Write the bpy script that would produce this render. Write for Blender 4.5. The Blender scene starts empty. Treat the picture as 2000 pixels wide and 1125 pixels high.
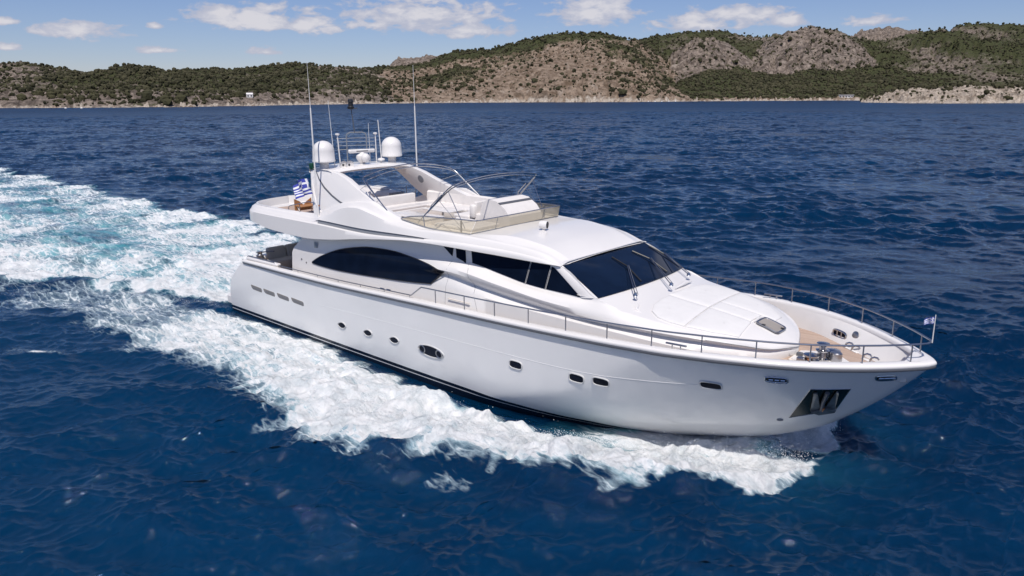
import bpy, bmesh, math, random
import numpy as np
from math import radians, sin, cos, pi
from mathutils import Vector, Matrix

rng = np.random.default_rng(11)
random.seed(5)
sc = bpy.context.scene
COL = sc.collection

# ------------------------------------------------------------------ camera
CAM = Vector((32.005, -19.041, 9.558))
yaw, pit, roll = -0.719636, -0.259974, -0.004573
fw = Vector((sin(yaw) * cos(pit), cos(yaw) * cos(pit), sin(pit)))
rt = fw.cross(Vector((0, 0, 1))).normalized(); up = rt.cross(fw)
r2 = rt * cos(roll) + up * sin(roll); u2 = -rt * sin(roll) + up * cos(roll)
cd = bpy.data.cameras.new('camera'); cam = bpy.data.objects.new('camera', cd); COL.objects.link(cam)
m = Matrix((r2, u2, -fw)).transposed().to_4x4(); m.translation = CAM
cam.matrix_world = m
cd.sensor_width = 36; cd.lens = 36 * 1423.6 / 2000; cd.clip_start = 0.5; cd.clip_end = 20000
sc.camera = cam
sc.view_settings.view_transform = 'Standard'; sc.view_settings.look = 'None'
sc.view_settings.exposure = 0.0; sc.view_settings.gamma = 1.0

# ------------------------------------------------------------------ sun
SUN = Vector((0.33, -0.40, 0.87)).normalized()
sl = bpy.data.lights.new('sun', 'SUN'); sl.energy = 4.25; sl.angle = radians(0.53); sl.color = (1.0, 0.94, 0.875)
so = bpy.data.objects.new('sun', sl); COL.objects.link(so)
so.rotation_euler = SUN.to_track_quat('Z', 'Y').to_euler(); so.location = (0, 0, 60)

# ------------------------------------------------------------------ node helpers
class NT:
    def __init__(s, nt): s.nt = nt
    def n(s, t, **kw):
        nd = s.nt.nodes.new(t)
        for k, v in kw.items():
            if k.startswith('i_'):
                key = k[2:].replace('_', ' ')
                nd.inputs[key].default_value = v
            else: setattr(nd, k, v)
        return nd
    def l(s, a, b): s.nt.links.new(a, b)
    def math(s, op, a, b=None, c=None, clamp=False):
        nd = s.nt.nodes.new('ShaderNodeMath'); nd.operation = op; nd.use_clamp = clamp
        for i, x in enumerate((a, b, c)):
            if x is None: continue
            if isinstance(x, (int, float)): nd.inputs[i].default_value = x
            else: s.l(x, nd.inputs[i])
        return nd.outputs[0]
    def mixc(s, f, a, b):
        nd = s.nt.nodes.new('ShaderNodeMix'); nd.data_type = 'RGBA'
        for i, x in ((0, f), (6, a), (7, b)):
            if isinstance(x, (int, float)): nd.inputs[i].default_value = x
            elif isinstance(x, tuple): nd.inputs[i].default_value = x if len(x) == 4 else (*x, 1)
            else: s.l(x, nd.inputs[i])
        return nd.outputs[2]
    def smooth(s, x, a, b, lo=0.0, hi=1.0):
        nd = s.nt.nodes.new('ShaderNodeMapRange'); nd.interpolation_type = 'SMOOTHSTEP'
        for i, v in enumerate((x, a, b, lo, hi)):
            if isinstance(v, (int, float)): nd.inputs[i].default_value = v
            else: s.l(v, nd.inputs[i])
        return nd.outputs[0]
    def noise(s, vec, scale, detail=4, rough=0.5, dist=0.0, dim='3D'):
        nd = s.nt.nodes.new('ShaderNodeTexNoise'); nd.noise_dimensions = dim
        nd.inputs['Scale'].default_value = scale; nd.inputs['Detail'].default_value = detail
        nd.inputs['Roughness'].default_value = rough; nd.inputs['Distortion'].default_value = dist
        if vec is not None: s.l(vec, nd.inputs['Vector'])
        return nd.outputs['Fac']
    def mapping(s, vec, scale=(1, 1, 1), rot=(0, 0, 0), loc=(0, 0, 0)):
        nd = s.nt.nodes.new('ShaderNodeMapping')
        nd.inputs['Scale'].default_value = scale; nd.inputs['Rotation'].default_value = rot; nd.inputs['Location'].default_value = loc
        s.l(vec, nd.inputs['Vector']); return nd.outputs[0]
    def bump(s, h, strength, dist, normal=None):
        nd = s.nt.nodes.new('ShaderNodeBump'); nd.inputs['Strength'].default_value = strength
        nd.inputs['Distance'].default_value = dist; s.l(h, nd.inputs['Height'])
        if normal is not None: s.l(normal, nd.inputs['Normal'])
        return nd.outputs[0]

# ------------------------------------------------------------------ world: sky with fair-weather clouds
w = bpy.data.worlds.new('World'); sc.world = w; w.use_nodes = True
w.node_tree.nodes.clear(); T = NT(w.node_tree)
sky = T.n('ShaderNodeTexSky', sky_type='NISHITA', sun_disc=False)
sky.sun_elevation = math.asin(SUN.z); sky.sun_rotation = math.atan2(SUN.x, SUN.y)
sky.altitude = 0; sky.air_density = 1.0; sky.dust_density = 0.08; sky.ozone_density = 4.0
geo = T.n('ShaderNodeTexCoord'); D = geo.outputs['Generated']
sep = T.n('ShaderNodeSeparateXYZ'); T.l(D, sep.inputs[0])
az = T.math('MULTIPLY', T.math('ARCTAN2', sep.outputs[0], sep.outputs[1]), 180 / pi)
el = T.math('MULTIPLY', T.math('ARCSINE', sep.outputs[2]), 180 / pi)
CL = [(-70.62, 4.02, 3.6, 0.8), (-59.45, 5.1, 5.4, 1.35), (-56.0, 4.75, 2.9, .95), (-61.79, 5.35, 2.4, 1.0), (-47.93, 5.5, 7.2, 1.8),
      (-44.5, 4.5, 3.8, .9), (-35.11, 5.75, 3.9, 1.9), (-27.72, 4.75, 4.6, .9), (-24.58, 5.3, 4.2, .9), (-21.5, 4.9, 1.9, .8),
      (-16.43, 4.6, 1.9, .55), (-65.93, 2.95, 1.6, .32), (-58.96, 2.95, 1.3, .4), (-74.6, 4.5, 1.2, .4), (-74.6, 2.9, 1.2, .32), (-66, 4.5, .7, .3)]
cmax = None
cv = T.n('ShaderNodeCombineXYZ'); T.l(az, cv.inputs[0]); T.l(T.math('MULTIPLY', el, 2.2), cv.inputs[1])
n1 = T.noise(cv.outputs[0], 0.62, 9, 0.56, 0.25)
n2 = T.noise(cv.outputs[0], 0.23, 5, 0.5)
for a, e, ra, re in CL:
    dx = T.math('DIVIDE', T.math('SUBTRACT', az, a), ra); dy = T.math('DIVIDE', T.math('SUBTRACT', el, e), re)
    below = T.math('LESS_THAN', dy, 0.0)
    dy2 = T.math('MULTIPLY', dy, T.math('MULTIPLY_ADD', below, 0.7, 1.0))
    v = T.math('SUBTRACT', 1.0, T.math('SQRT', T.math('ADD', T.math('MULTIPLY', dx, dx), T.math('MULTIPLY', dy2, dy2))))
    cmax = v if cmax is None else T.math('MAXIMUM', cmax, v)
# the rest of the dome: scattered cloud above the picture
gen = T.math('MULTIPLY', T.smooth(el, 8.5, 14, 0, 1), T.math('SUBTRACT', T.noise(T.mapping(D, scale=(3, 3, 6)), 1.1, 7, .58), 0.5))
dens = T.math('MULTIPLY_ADD', T.math('SUBTRACT', n1, 0.5), 2.6, cmax)
dens = T.math('MAXIMUM', dens, T.math('MULTIPLY', gen, 3.0))
mask = T.math('MULTIPLY', T.smooth(dens, 0.02, 0.46), 0.88)
thick = T.smooth(T.math('MULTIPLY_ADD', T.math('SUBTRACT', n2, .5), 1.4, dens), 0.25, 1.0)
skyc = T.n('ShaderNodeMix', data_type='RGBA', blend_type='MULTIPLY'); skyc.inputs[0].default_value = 1.0
T.l(sky.outputs[0], skyc.inputs[6]); skyc.inputs[7].default_value = (0.88, 0.88, 1.12, 1)
cc = T.mixc(thick, (6.2, 6.4, 7.7, 1), (9.2, 8.9, 9.3, 1))
ccn = T.mixc(mask, skyc.outputs[2], cc)
bg = T.n('ShaderNodeBackground'); bg.inputs[1].default_value = 0.078; T.l(ccn, bg.inputs[0])
wo = T.n('ShaderNodeOutputWorld'); T.l(bg.outputs[0], wo.inputs[0])

# ------------------------------------------------------------------ materials
def mat(name, color, rough=0.5, metal=0.0, coat=0.0, var=0.04, vscale=1.5, bump=0.0, bscale=20, spec=0.5):
    M = bpy.data.materials.new(name); M.use_nodes = True; M.node_tree.nodes.clear(); t = NT(M.node_tree)
    p = t.n('ShaderNodeBsdfPrincipled'); o = t.n('ShaderNodeOutputMaterial'); t.l(p.outputs[0], o.inputs[0])
    tc = t.n('ShaderNodeTexCoord')
    f = t.noise(tc.outputs['Object'], vscale, 5, 0.55)
    lo = tuple(max(0, c * (1 - var)) for c in color); hi = tuple(min(1, c * (1 + var)) for c in color)
    t.l(t.mixc(t.smooth(f, .3, .7), lo, hi), p.inputs['Base Color'])
    p.inputs['Roughness'].default_value = rough; p.inputs['Metallic'].default_value = metal
    p.inputs['Coat Weight'].default_value = coat; p.inputs['Coat Roughness'].default_value = 0.05
    p.inputs['Specular IOR Level'].default_value = spec
    if bump:
        t.l(t.bump(t.noise(tc.outputs['Object'], bscale, 4, .6), bump, 0.02), p.inputs['Normal'])
    return M
gel = mat('white_gelcoat', (0.745, 0.725, 0.71), 0.3, coat=0.35, var=0.015, vscale=.6)
hullm = mat('white_hull_paint', (0.79, 0.78, 0.77), 0.28, coat=0.5, var=0.02, vscale=.5)
deckw = mat('white_deck_paint', (0.72, 0.70, 0.685), 0.55, var=0.02, vscale=3)
cream = mat('cream_lining', (0.70, 0.64, 0.58), 0.6, var=0.03)
vinyl = mat('white_vinyl', (0.71, 0.68, 0.66), 0.55, var=0.03, vscale=4, bump=.12, bscale=6)
padm = mat('off_white_canvas', (0.69, 0.68, 0.675), 0.7, var=0.02, vscale=4, bump=.15, bscale=9)
glass = mat('dark_tinted_glass', (0.004, 0.008, 0.020), 0.12, var=.2, spec=.07)
wsglass = mat('windscreen_glass', (0.004, 0.010, 0.026), 0.05, var=.2, spec=.35)
black = mat('black_rubber', (0.015, 0.015, 0.017), 0.45)
grey = mat('grey_trim', (0.22, 0.23, 0.25), 0.4)
darkgrey = mat('dark_grey_strip', (0.10, 0.105, 0.12), 0.35)
navy = mat('navy_antifoul', (0.006, 0.012, 0.026), 0.25)
steel = mat('polished_steel', (0.50, 0.50, 0.51), 0.20, metal=1.0, var=.06)
satin = mat('satin_steel', (0.42, 0.42, 0.44), 0.32, metal=1.0, var=.08)
flukem = mat('galvanised_fluke', (0.17, 0.185, 0.20), 0.42, metal=.6, var=.25, vscale=5)
rimm = mat('grey_white_rim', (0.55, 0.55, 0.55), 0.4)
mirror = mat('dark_steel_plate', (0.010, 0.015, 0.015), 0.25, metal=.3, var=.3, vscale=2)
brown = mat('tan_leather', (0.36, 0.17, 0.07), 0.6)
ventm = mat('taupe_vent', (0.22, 0.20, 0.18), 0.6)
shadeg = mat('grey_upholstery', (0.42, 0.40, 0.37), 0.75, var=.05, bump=.2, bscale=5)
blue = mat('flag_blue', (0.045, 0.06, 0.36), 0.7)
fwhite = mat('flag_white', (0.8, 0.8, 0.82), 0.7)
green = mat('green_lamp', (0.01, 0.06, 0.035), 0.2)
rust = mat('rusty_steel', (0.30, 0.13, 0.06), 0.5, metal=.5, var=.4, vscale=9)

def teak_mat():
    M = bpy.data.materials.new('teak_deck'); M.use_nodes = True; M.node_tree.nodes.clear(); t = NT(M.node_tree)
    p = t.n('ShaderNodeBsdfPrincipled'); o = t.n('ShaderNodeOutputMaterial'); t.l(p.outputs[0], o.inputs[0])
    g = t.n('ShaderNodeNewGeometry'); P = g.outputs['Position']
    sp = t.n('ShaderNodeSeparateXYZ'); t.l(P, sp.inputs[0])
    fr = t.math('FRACT', t.math('MULTIPLY', sp.outputs[1], 1 / 0.075))
    seam = t.math('LESS_THAN', fr, 0.10)
    pl = t.math('FLOOR', t.math('MULTIPLY', sp.outputs[1], 1 / 0.075))
    cb = t.n('ShaderNodeCombineXYZ'); t.l(pl, cb.inputs[0])
    wn = t.n('ShaderNodeTexWhiteNoise', noise_dimensions='3D'); t.l(cb.outputs[0], wn.inputs['Vector'])
    gr = t.noise(t.mapping(P, scale=(2, 30, 2)), 2.0, 5, .6)
    c = t.mixc(t.math('MULTIPLY_ADD', gr, .6, t.math('MULTIPLY', wn.outputs[0], .4)), (0.34, 0.235, 0.18), (0.55, 0.43, 0.35))
    c = t.mixc(t.math('MULTIPLY', seam, .55), c, (0.12, 0.09, 0.08))
    t.l(c, p.inputs['Base Color']); p.inputs['Roughness'].default_value = .65
    return M
teak = teak_mat()

def amber_mat():
    M = bpy.data.materials.new('amber_tinted_acrylic'); M.use_nodes = True; M.node_tree.nodes.clear(); t = NT(M.node_tree)
    tr = t.n('ShaderNodeBsdfTransparent'); tr.inputs[0].default_value = (0.90, 0.85, 0.72, 1)
    gl = t.n('ShaderNodeBsdfPrincipled'); gl.inputs['Base Color'].default_value = (0.60, 0.54, 0.43, 1); gl.inputs['Roughness'].default_value = .12
    mx = t.n('ShaderNodeMixShader'); lw = t.n('ShaderNodeLayerWeight'); lw.inputs[0].default_value = .35
    t.l(t.math('MULTIPLY_ADD', lw.outputs['Facing'], .35, .38), mx.inputs[0]); t.l(tr.outputs[0], mx.inputs[1]); t.l(gl.outputs[0], mx.inputs[2])
    o = t.n('ShaderNodeOutputMaterial'); t.l(mx.outputs[0], o.inputs[0]); return M
amber = amber_mat()

# ------------------------------------------------------------------ mesh helpers
class MB:
    def __init__(s): s.v = []; s.f = []; s.mi = []
    def add(s, vs, fs, mi=0):
        b = len(s.v); s.v += [tuple(map(float, p)) for p in vs]; s.f += [tuple(b + i for i in f) for f in fs]; s.mi += [mi] * len(fs); return s
    def grid(s, G, close_u=False, close_v=False, mi=0):
        G = np.asarray(G, float); n, k = G.shape[:2]
        fs = []
        for i in range(n - (0 if close_u else 1)):
            for j in range(k - (0 if close_v else 1)):
                fs.append((i * k + j, ((i + 1) % n) * k + j, ((i + 1) % n) * k + (j + 1) % k, i * k + (j + 1) % k))
        return s.add(G.reshape(-1, 3), fs, mi)
    def tube(s, path, r, seg=8, closed=False, cap=True, mi=0):
        P = [Vector(p) for p in path]; n = len(P); rs = r if isinstance(r, (list, tuple)) else [r] * n
        rings = []; prev = None
        for i in range(n):
            if closed: t = P[(i + 1) % n] - P[i - 1]
            else: t = P[min(i + 1, n - 1)] - P[max(i - 1, 0)]
            t.normalize()
            if prev is None:
                a = Vector((0, 0, 1)) if abs(t.z) < .9 else Vector((1, 0, 0)); u = t.cross(a).normalized()
            else:
                u = prev - t * prev.dot(t)
                u = u.normalized() if u.length > 1e-6 else t.orthogonal().normalized()
            prev = u; v = t.cross(u)
            rings.append([P[i] + (u * cos(2 * pi * k / seg) + v * sin(2 * pi * k / seg)) * rs[i] for k in range(seg)])
        b = len(s.v); s.grid([[tuple(p) for p in q] for q in rings], close_u=closed, close_v=True, mi=mi)
        if cap and not closed:
            s.f.append(tuple(b + k for k in range(seg))); s.f.append(tuple(b + (n - 1) * seg + k for k in reversed(range(seg)))); s.mi += [mi, mi]
        return s
    def box(s, c, d, rotz=0.0, roty=0.0, rotx=0.0, bev=0.0, mi=0):
        R = Matrix.Rotation(rotz, 3, 'Z') @ Matrix.Rotation(roty, 3, 'Y') @ Matrix.Rotation(rotx, 3, 'X')
        x, y, z = d[0] / 2, d[1] / 2, d[2] / 2; bev = min(bev, x * .95, y * .95, z * .95)
        if bev <= 0:
            vs = [(i, j, k) for k in (-z, z) for j in (-y, y) for i in (-x, x)]
            fs = [(0, 2, 3, 1), (4, 5, 7, 6), (0, 1, 5, 4), (2, 6, 7, 3), (0, 4, 6, 2), (1, 3, 7, 5)]
        else:   # rounded profile lofted in z
            def ring(ix, iz):
                o = []
                for (qx, qy, a0) in ((1, 1, 0), (-1, 1, 90), (-1, -1, 180), (1, -1, 270)):
                    for a in (0, 30, 60, 90):
                        an = radians(a0 + a); rr = bev
                        o.append((qx * (x - rr) + (rr - ix) * cos(an), qy * (y - rr) + (rr - ix) * sin(an), iz))
                return o
            lv = [(bev * .98, -z), (bev * .3, -z + bev * .3), (0, -z + bev), (0, z - bev), (bev * .12, z - bev * .5), (bev * .4, z - bev * .15), (bev * .98, z)]
            rings = [ring(a, b) for a, b in lv]; k = 16; vs = sum(rings, []); fs = []
            for i in range(len(rings) - 1):
                for j in range(k): fs.append((i * k + j, i * k + (j + 1) % k, (i + 1) * k + (j + 1) % k, (i + 1) * k + j))
            fs.append(tuple(reversed(range(k)))); fs.append(tuple((len(rings) - 1) * k + j for j in range(k)))
        vs = [tuple(R @ Vector(p) + Vector(c)) for p in vs]
        return s.add(vs, fs, mi)
    def lathe(s, prof, c, seg=24, axis=(0, 0, 1), mi=0):
        q = Vector((0, 0, 1)).rotation_difference(Vector(axis).normalized()); G = []
        for r, z in prof:
            G.append([tuple(q @ Vector((max(r, 1e-4) * cos(2 * pi * k / seg), max(r, 1e-4) * sin(2 * pi * k / seg), z)) + Vector(c)) for k in range(seg)])
        return s.grid(G, close_v=True, mi=mi)
    def prism(s, poly, off, mi=0):
        """poly: 3-D polygon, off: thickness vector"""
        n = len(poly); P = [Vector(p) for p in poly]; o = Vector(off)
        vs = [tuple(p) for p in P] + [tuple(p + o) for p in P]
        fs = [tuple(range(n)), tuple(reversed(range(n, 2 * n)))] + [(i, (i + 1) % n, n + (i + 1) % n, n + i) for i in range(n)]
        return s.add(vs, fs, mi)
    def mirror(s):
        n = len(s.v); s.v += [(x, -y, z) for x, y, z in s.v]
        s.f += [tuple(reversed([i + n for i in f])) for f in s.f]; s.mi += list(s.mi); return s

def link(o, parent=None):
    COL.objects.link(o)
    if parent is not None: o.parent = parent
    return o
def build(name, mb, mats, parent=None, sharp=38, label=None, weld=True, smooth=True):
    me = bpy.data.meshes.new(name); me.from_pydata(mb.v, [], mb.f)
    mats = mats if isinstance(mats, (list, tuple)) else [mats]
    for mm in mats: me.materials.append(mm)
    if len(mats) > 1: me.polygons.foreach_set('material_index', mb.mi)
    bm = bmesh.new(); bm.from_mesh(me)
    if weld: bmesh.ops.remove_doubles(bm, verts=bm.verts, dist=1e-4)
    bmesh.ops.recalc_face_normals(bm, faces=bm.faces); bm.to_mesh(me); bm.free()
    if smooth:
        me.shade_smooth()
        if sharp is not None: me.set_sharp_from_angle(angle=radians(sharp))
    o = bpy.data.objects.new(name, me); link(o, parent)
    if label: o['label'] = label
    return o
def tag(o, label=None, cat=None, group=None, kind=None):
    for k, v in (('label', label), ('category', cat), ('group', group), ('kind', kind)):
        if v: o[k] = v
    return o
def empty(name, loc=(0, 0, 0)):
    o = bpy.data.objects.new(name, None); o.location = loc; return link(o)

def pchip(xs, ys):
    xs = np.asarray(xs, float); ys = np.asarray(ys, float); h = np.diff(xs); d = np.diff(ys) / h
    m_ = np.zeros(len(xs)); m_[0] = d[0]; m_[-1] = d[-1]
    for i in range(1, len(xs) - 1):
        if d[i - 1] * d[i] > 0:
            w1 = 2 * h[i] + h[i - 1]; w2 = h[i] + 2 * h[i - 1]; m_[i] = (w1 + w2) / (w1 / d[i - 1] + w2 / d[i])
    def f(x):
        x = np.clip(np.asarray(x, float), xs[0], xs[-1]); i = np.clip(np.searchsorted(xs, x, side='right') - 1, 0, len(xs) - 2)
        t = (x - xs[i]) / h[i]
        return ((1 + 2 * t) * (1 - t) ** 2 * ys[i] + t * (1 - t) ** 2 * h[i] * m_[i] + t * t * (3 - 2 * t) * ys[i + 1] + t * t * (t - 1) * h[i] * m_[i + 1])
    return f
def tab(*pts): return pchip([p[0] for p in pts], [p[1] for p in pts])

# ================================================================== HULL FORM
YB = tab((0.5, 3.02), (2.5, 3.12), (6, 3.26), (10, 3.33), (14, 3.38), (17, 3.40), (19, 3.40), (21, 3.385), (22.94, 3.32), (24.22, 3.07), (25.45, 2.67), (26.55, 2.11), (27.52, 1.38), (28.1, .84), (28.45, .45), (28.65, .2), (28.75, 0.0))
ZS = tab((0, 2.36), (2.3, 2.42), (5.9, 2.50), (9.1, 2.57), (12.5, 2.70), (14.9, 2.79), (16.2, 2.83), (18.3, 2.90), (20.2, 2.98), (21.6, 3.05), (23, 3.13), (24.3, 3.18), (25.5, 3.21), (28.75, 3.22))
ZST = [-0.35, -.24, .15, .54, .83, 1.22, 1.83, 2.47, 3.17, 3.25]; XST = [23.4, 23.77, 24.98, 25.81, 26.33, 26.85, 27.54, 28.16, 28.74, 28.80]
xstem = pchip(ZST, XST)
def hull_y(X, z):
    """half-breadth of the topsides at station X and height z"""
    X = np.asarray(X, float); z = np.asarray(z, float)
    t = np.clip((z + .3) / (ZS(X) + .3), 0, 1.02); tc = np.clip(t, 0, 1)
    xs = xstem(np.minimum(z, 3.25)); beta = 0.70 + 0.30 * tc ** 1.2
    d = np.maximum(xs - X, 0)
    # entrance: nearer the stem the level lines follow the sheer curve, finer below
    y = YB(28.75 - d * beta - 0.0)
    taper = 0.36 * (1 - tc) ** 1.25
    y = np.maximum(y - taper * np.clip(d / 4, 0, 1), 0)
    return y
def hull_pt(X, z, side=-1, out=0.0):
    y = float(hull_y(X, z)); e = .02
    gx = (float(hull_y(X + e, z)) - float(hull_y(X - e, z))) / (2 * e); gz = (float(hull_y(X, z + e)) - float(hull_y(X, z - e))) / (2 * e)
    nrm = Vector((-gx, 1, -gz)).normalized(); p = Vector((X, y, z)) + nrm * out
    if side < 0: p.y *= -1; nrm.y *= -1
    return p, nrm
XA = tab((-.4, .55), (0.1, .62), (.5, .66), (1.0, .78), (1.5, 1.05), (2.0, 1.6), (2.4, 2.1))   # raked transom: X of the aft edge by height

yacht = empty('motor_yacht', (14, 0, 0))
tag(yacht, 'large white motor yacht with dark windows and flybridge speeding across the blue sea', 'yacht')
def part(name, mb, mats, parent=None, **kw):
    o = build(name, mb, mats, None, **kw)
    p = parent or yacht
    o.parent = p
    if p is yacht: o.matrix_parent_inverse = Matrix.Translation((-14, 0, 0))
    return o

def hull_strip(z0f, z1f, nz, out=0.0, ns=110, X1=None, X0=None):
    """band of topsides between two height functions of X, both sides"""
    S = 1 - (1 - np.linspace(0, 1, ns)) ** 1.35
    G = np.zeros((nz, ns, 3))
    for k in range(nz):
        tau = k / (nz - 1)
        zz = np.full(ns, 1.0)
        for _ in range(6):
            xa = XA(zz) if X0 is None else np.full(ns, X0); xf = xstem(np.minimum(zz, 3.24)) if X1 is None else np.full(ns, X1)
            X = xa + (xf - xa) * S
            zz = z0f(X) + (z1f(X) - z0f(X)) * tau
        y = hull_y(X, zz)
        if X1 is None: y[-1] = 0
        G[k, :, 0] = X; G[k, :, 1] = -(y + out); G[k, :, 2] = zz
    return G
cst = lambda v: (lambda X: np.full_like(np.asarray(X, float), v))
ZLOW = tab((0, .13), (13, .12), (15.7, .11), (17.8, .04), (19.5, -.05), (20.3, -.08), (21, -.12), (21.6, -.2), (22.3, -.27), (23.5, -.34), (29, -.34))
mb = MB(); mb.grid(hull_strip(ZLOW, ZS, 22)); mb.mirror()
hull = part('hull', mb, hullm, sharp=60)
mb = MB()
G1 = hull_strip(lambda X: ZLOW(X) - .13, lambda X: ZLOW(X), 3, X1=22.0); mb.grid(G1); mb.mirror()
part('boot_stripe', mb, navy)
mb = MB(); mb.grid(hull_strip(lambda X: ZLOW(X) - .165, lambda X: ZLOW(X) - .13, 2, out=.004, X1=22.0)); mb.mirror()
part('waterline_stripe', mb, hullm)
mb = MB(); G = hull_strip(lambda X: ZLOW(X) - .9, lambda X: ZLOW(X) - .165, 3, X1=22.0); G[0, :, 1] *= .72; mb.grid(G); mb.mirror()
part('hull_bottom', mb, navy)
# transom
mb = MB(); zz = np.linspace(-.5, 2.36, 12); G = np.zeros((12, 9, 3))
for i, z in enumerate(zz):
    yy = float(hull_y(float(XA(z)), z)); G[i, :, 0] = float(XA(z)); G[i, :, 1] = np.linspace(-yy, yy, 9); G[i, :, 2] = z
mb.grid(G); part('transom', mb, hullm)
# swim platform
mb = MB(); pts = [(0.7, -3.0), (.15, -3.0), (-.05, -2.85), (-.3, -2.0), (-.42, -1), (-.45, 0), (-.42, 1), (-.3, 2.0), (-.05, 2.85), (.15, 3.0), (.7, 3.0)]
mb.prism([(x, y, .16) for x, y in pts], (0, 0, .32)); pf = part('swim_platform', mb, gel, sharp=30)
mb = MB(); mb.prism([(.66 if x > .6 else x + .09, y * .965, .484) for x, y in pts], (0, 0, .012)); part('teak_pad', mb, teak, parent=pf)
# rub rail and cap rail
Xc = np.concatenate([np.linspace(2.25, 24, 70), np.linspace(24.3, 28.0, 26), [28.2, 28.4, 28.55, 28.65, 28.72, 28.75]])
def rail_sec(offs):
    """offs: list of (outboard, up) around the section"""
    G = []
    yb = YB(Xc); zs = ZS(Xc)
    dx = np.gradient(yb, Xc); nn = np.sqrt(1 + dx ** 2); nx = -dx / nn; ny = 1 / nn
    nx[-1] = 1; ny[-1] = 0; nx[-2] = .97; ny[-2] = .25
    for o, u in offs:
        y = np.maximum(yb + ny * o, 0); y[-1] = 0
        G.append(np.stack([Xc + nx * o, -y, zs + u], 1))
    return np.array(G)
mb = MB(); mb.grid(rail_sec([(.0, -.075), (.075, -.075), (.09, -.055), (.09, -.01), (.075, .01), (.0, .01)])); mb.mirror()
part('rub_rail', mb, darkgrey, sharp=50)
mb = MB(); mb.grid(rail_sec([(.02, -.005), (.085, .005), (.10, .04), (.085, .085), (.04, .105), (-.06, .11), (-.16, .108), (-.19, .09), (-.20, .0)])); mb.mirror()
part('cap_rail', mb, gel, sharp=55)
# end of the cap rail at the stern
for sd in (-1, 1): part('cap_rail_end', MB().box((2.28, sd * 3.02, 2.46), (.1, .30, .14), bev=.03), gel)
# bulwark lining and decks
ZD = tab((0, 1.75), (6, 1.8), (12, 1.95), (17, 2.25), (21, 2.5), (24, 2.62), (26, 2.71), (29, 2.74))
def deck_in(X, o): return np.maximum(YB(X) - o, 0.0)
Xb = np.concatenate([np.linspace(1.6, 24, 60), np.linspace(24.3, 28.0, 24), [28.15, 28.3]])
foot_in = tab((0, .30), (23, .30), (25, .40), (26.1, .68), (27, .80), (27.6, .72), (28.3, .34))
mb = MB(); rows = []
for f_, o in ((1.0, .203), (.6, .22), (.15, .28), (0, .30)):
    oo = .203 + (foot_in(Xb) - .203) * (1 - f_) ** .9
    rows.append(np.stack([Xb, -deck_in(Xb, oo), ZD(Xb) + (ZS(Xb) + .03 - ZD(Xb)) * f_], 1))
mb.grid(np.array(rows)); mb.mirror(); part('bulwark_lining', mb, deckw, sharp=70)
mb = MB(); rows = []
for q in np.linspace(-1, 1, 9):
    rows.append(np.stack([Xb, deck_in(Xb, foot_in(Xb) - .01) * q, ZD(Xb) + .0], 1))
mb.grid(np.array(rows)); part('deck', mb, teak)
# bow breasthook plate
mb = MB(); xb = [28.25, 28.35, 28.45, 28.62]; rows = []
for q in (-1, 0, 1): rows.append([(x, max(float(YB(x)) - .1, 0) * q, float(ZS(x)) + .112) for x in xb])
mb.grid(rows); part('bow_plate', mb, gel)

# ---------------------------------------------------------------- hull openings
def outline(w_, h_, n_=2.6, k=28, skew=0.0):
    o = []
    for i in range(k):
        a = 2 * pi * i / k; c, s_ = cos(a), sin(a)
        x = abs(c) ** (2 / n_) * math.copysign(1, c) * w_ / 2; y = abs(s_) ** (2 / n_) * math.copysign(1, s_) * h_ / 2
        o.append((x + skew * y, y))
    return o
def on_hull(X, z, poly, out):
    return [tuple(hull_pt(X + a, z + b, -1, out)[0]) for a, b in poly]
def porthole(X, z, w_, h_, n_, skew=0, label=None):
    t = part('porthole', MB().tube(on_hull(X, z, outline(w_, h_, n_, skew=skew), .012), .022, 7, closed=True), rimm)
    if label: t['label'] = label
    g = MB(); ring = on_hull(X, z, outline(w_ * .97, h_ * .95, n_, skew=skew), .010); mid = on_hull(X, z, [(a * .72, b * .72) for a, b in outline(w_, h_, n_, skew=skew)], .016)
    g.grid([ring, mid], close_v=True); k = len(mid); b = len(g.v) - k; g.f.append(tuple(range(b, b + k))); g.mi.append(0)
    part('pane', g, glass, parent=t)
    return t
for X, z in ((9.42, .98), (11.03, 1.02), (12.55, 1.08)): porthole(X, z, .50, .27, 1.75, .35)
t = porthole(14.46, 1.10, 1.26, .42, 2.0, .1, label='long oval porthole amidships')
for dx in (-.42, .42):
    part('ring_light', MB().tube(on_hull(14.46 + dx, 1.10, outline(.28, .27, 2), .022), .022, 6, closed=True), satin, parent=t)
for X, z in ((18.32, 1.58), (20.57, 1.72), (21.36, 1.80)): porthole(X, z, .50, .27, 3.4, .15)
porthole(24.37, 2.34, .52, .22, 3.6, 0)
for X in (3.22, 4.27, 5.36, 6.46):
    po = [(-.46, .09), (-.43, .12), (.38, .09), (.44, .05), (.44, -.06), (.40, -.10), (-.30, -.08), (-.40, -.03)]
    t = part('hull_vent', MB().prism(on_hull(X, 1.36, po, .004), (0, .05, 0)), ventm, smooth=False)
    sl_ = MB()
    for q in (-.045, .0, .045): sl_.tube(on_hull(X, 1.36, [(-.34, q + .02), (.42, q - .008)], .008), .009, 5)
    part('louver', sl_, grey, parent=t)
for X, z, wd in ((25.87, 2.76, .46), (27.95, 2.90, .36)):
    t = part('fairlead', MB().tube(on_hull(X, z, outline(wd, .16, 4), .012), .022, 7, closed=True), steel)
    g = MB(); r_ = on_hull(X, z, outline(wd * .95, .14, 4), .006); g.add(r_, [tuple(range(len(r_)))]); part('slot', g, black, parent=t)
    g = MB()
    for q in (-.25, .02, .28): g.tube(on_hull(X, z, [(q * wd - .045, .0), (q * wd + .045, .0)], .018), .03, 8)
    part('roller', g, steel, parent=t)
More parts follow.
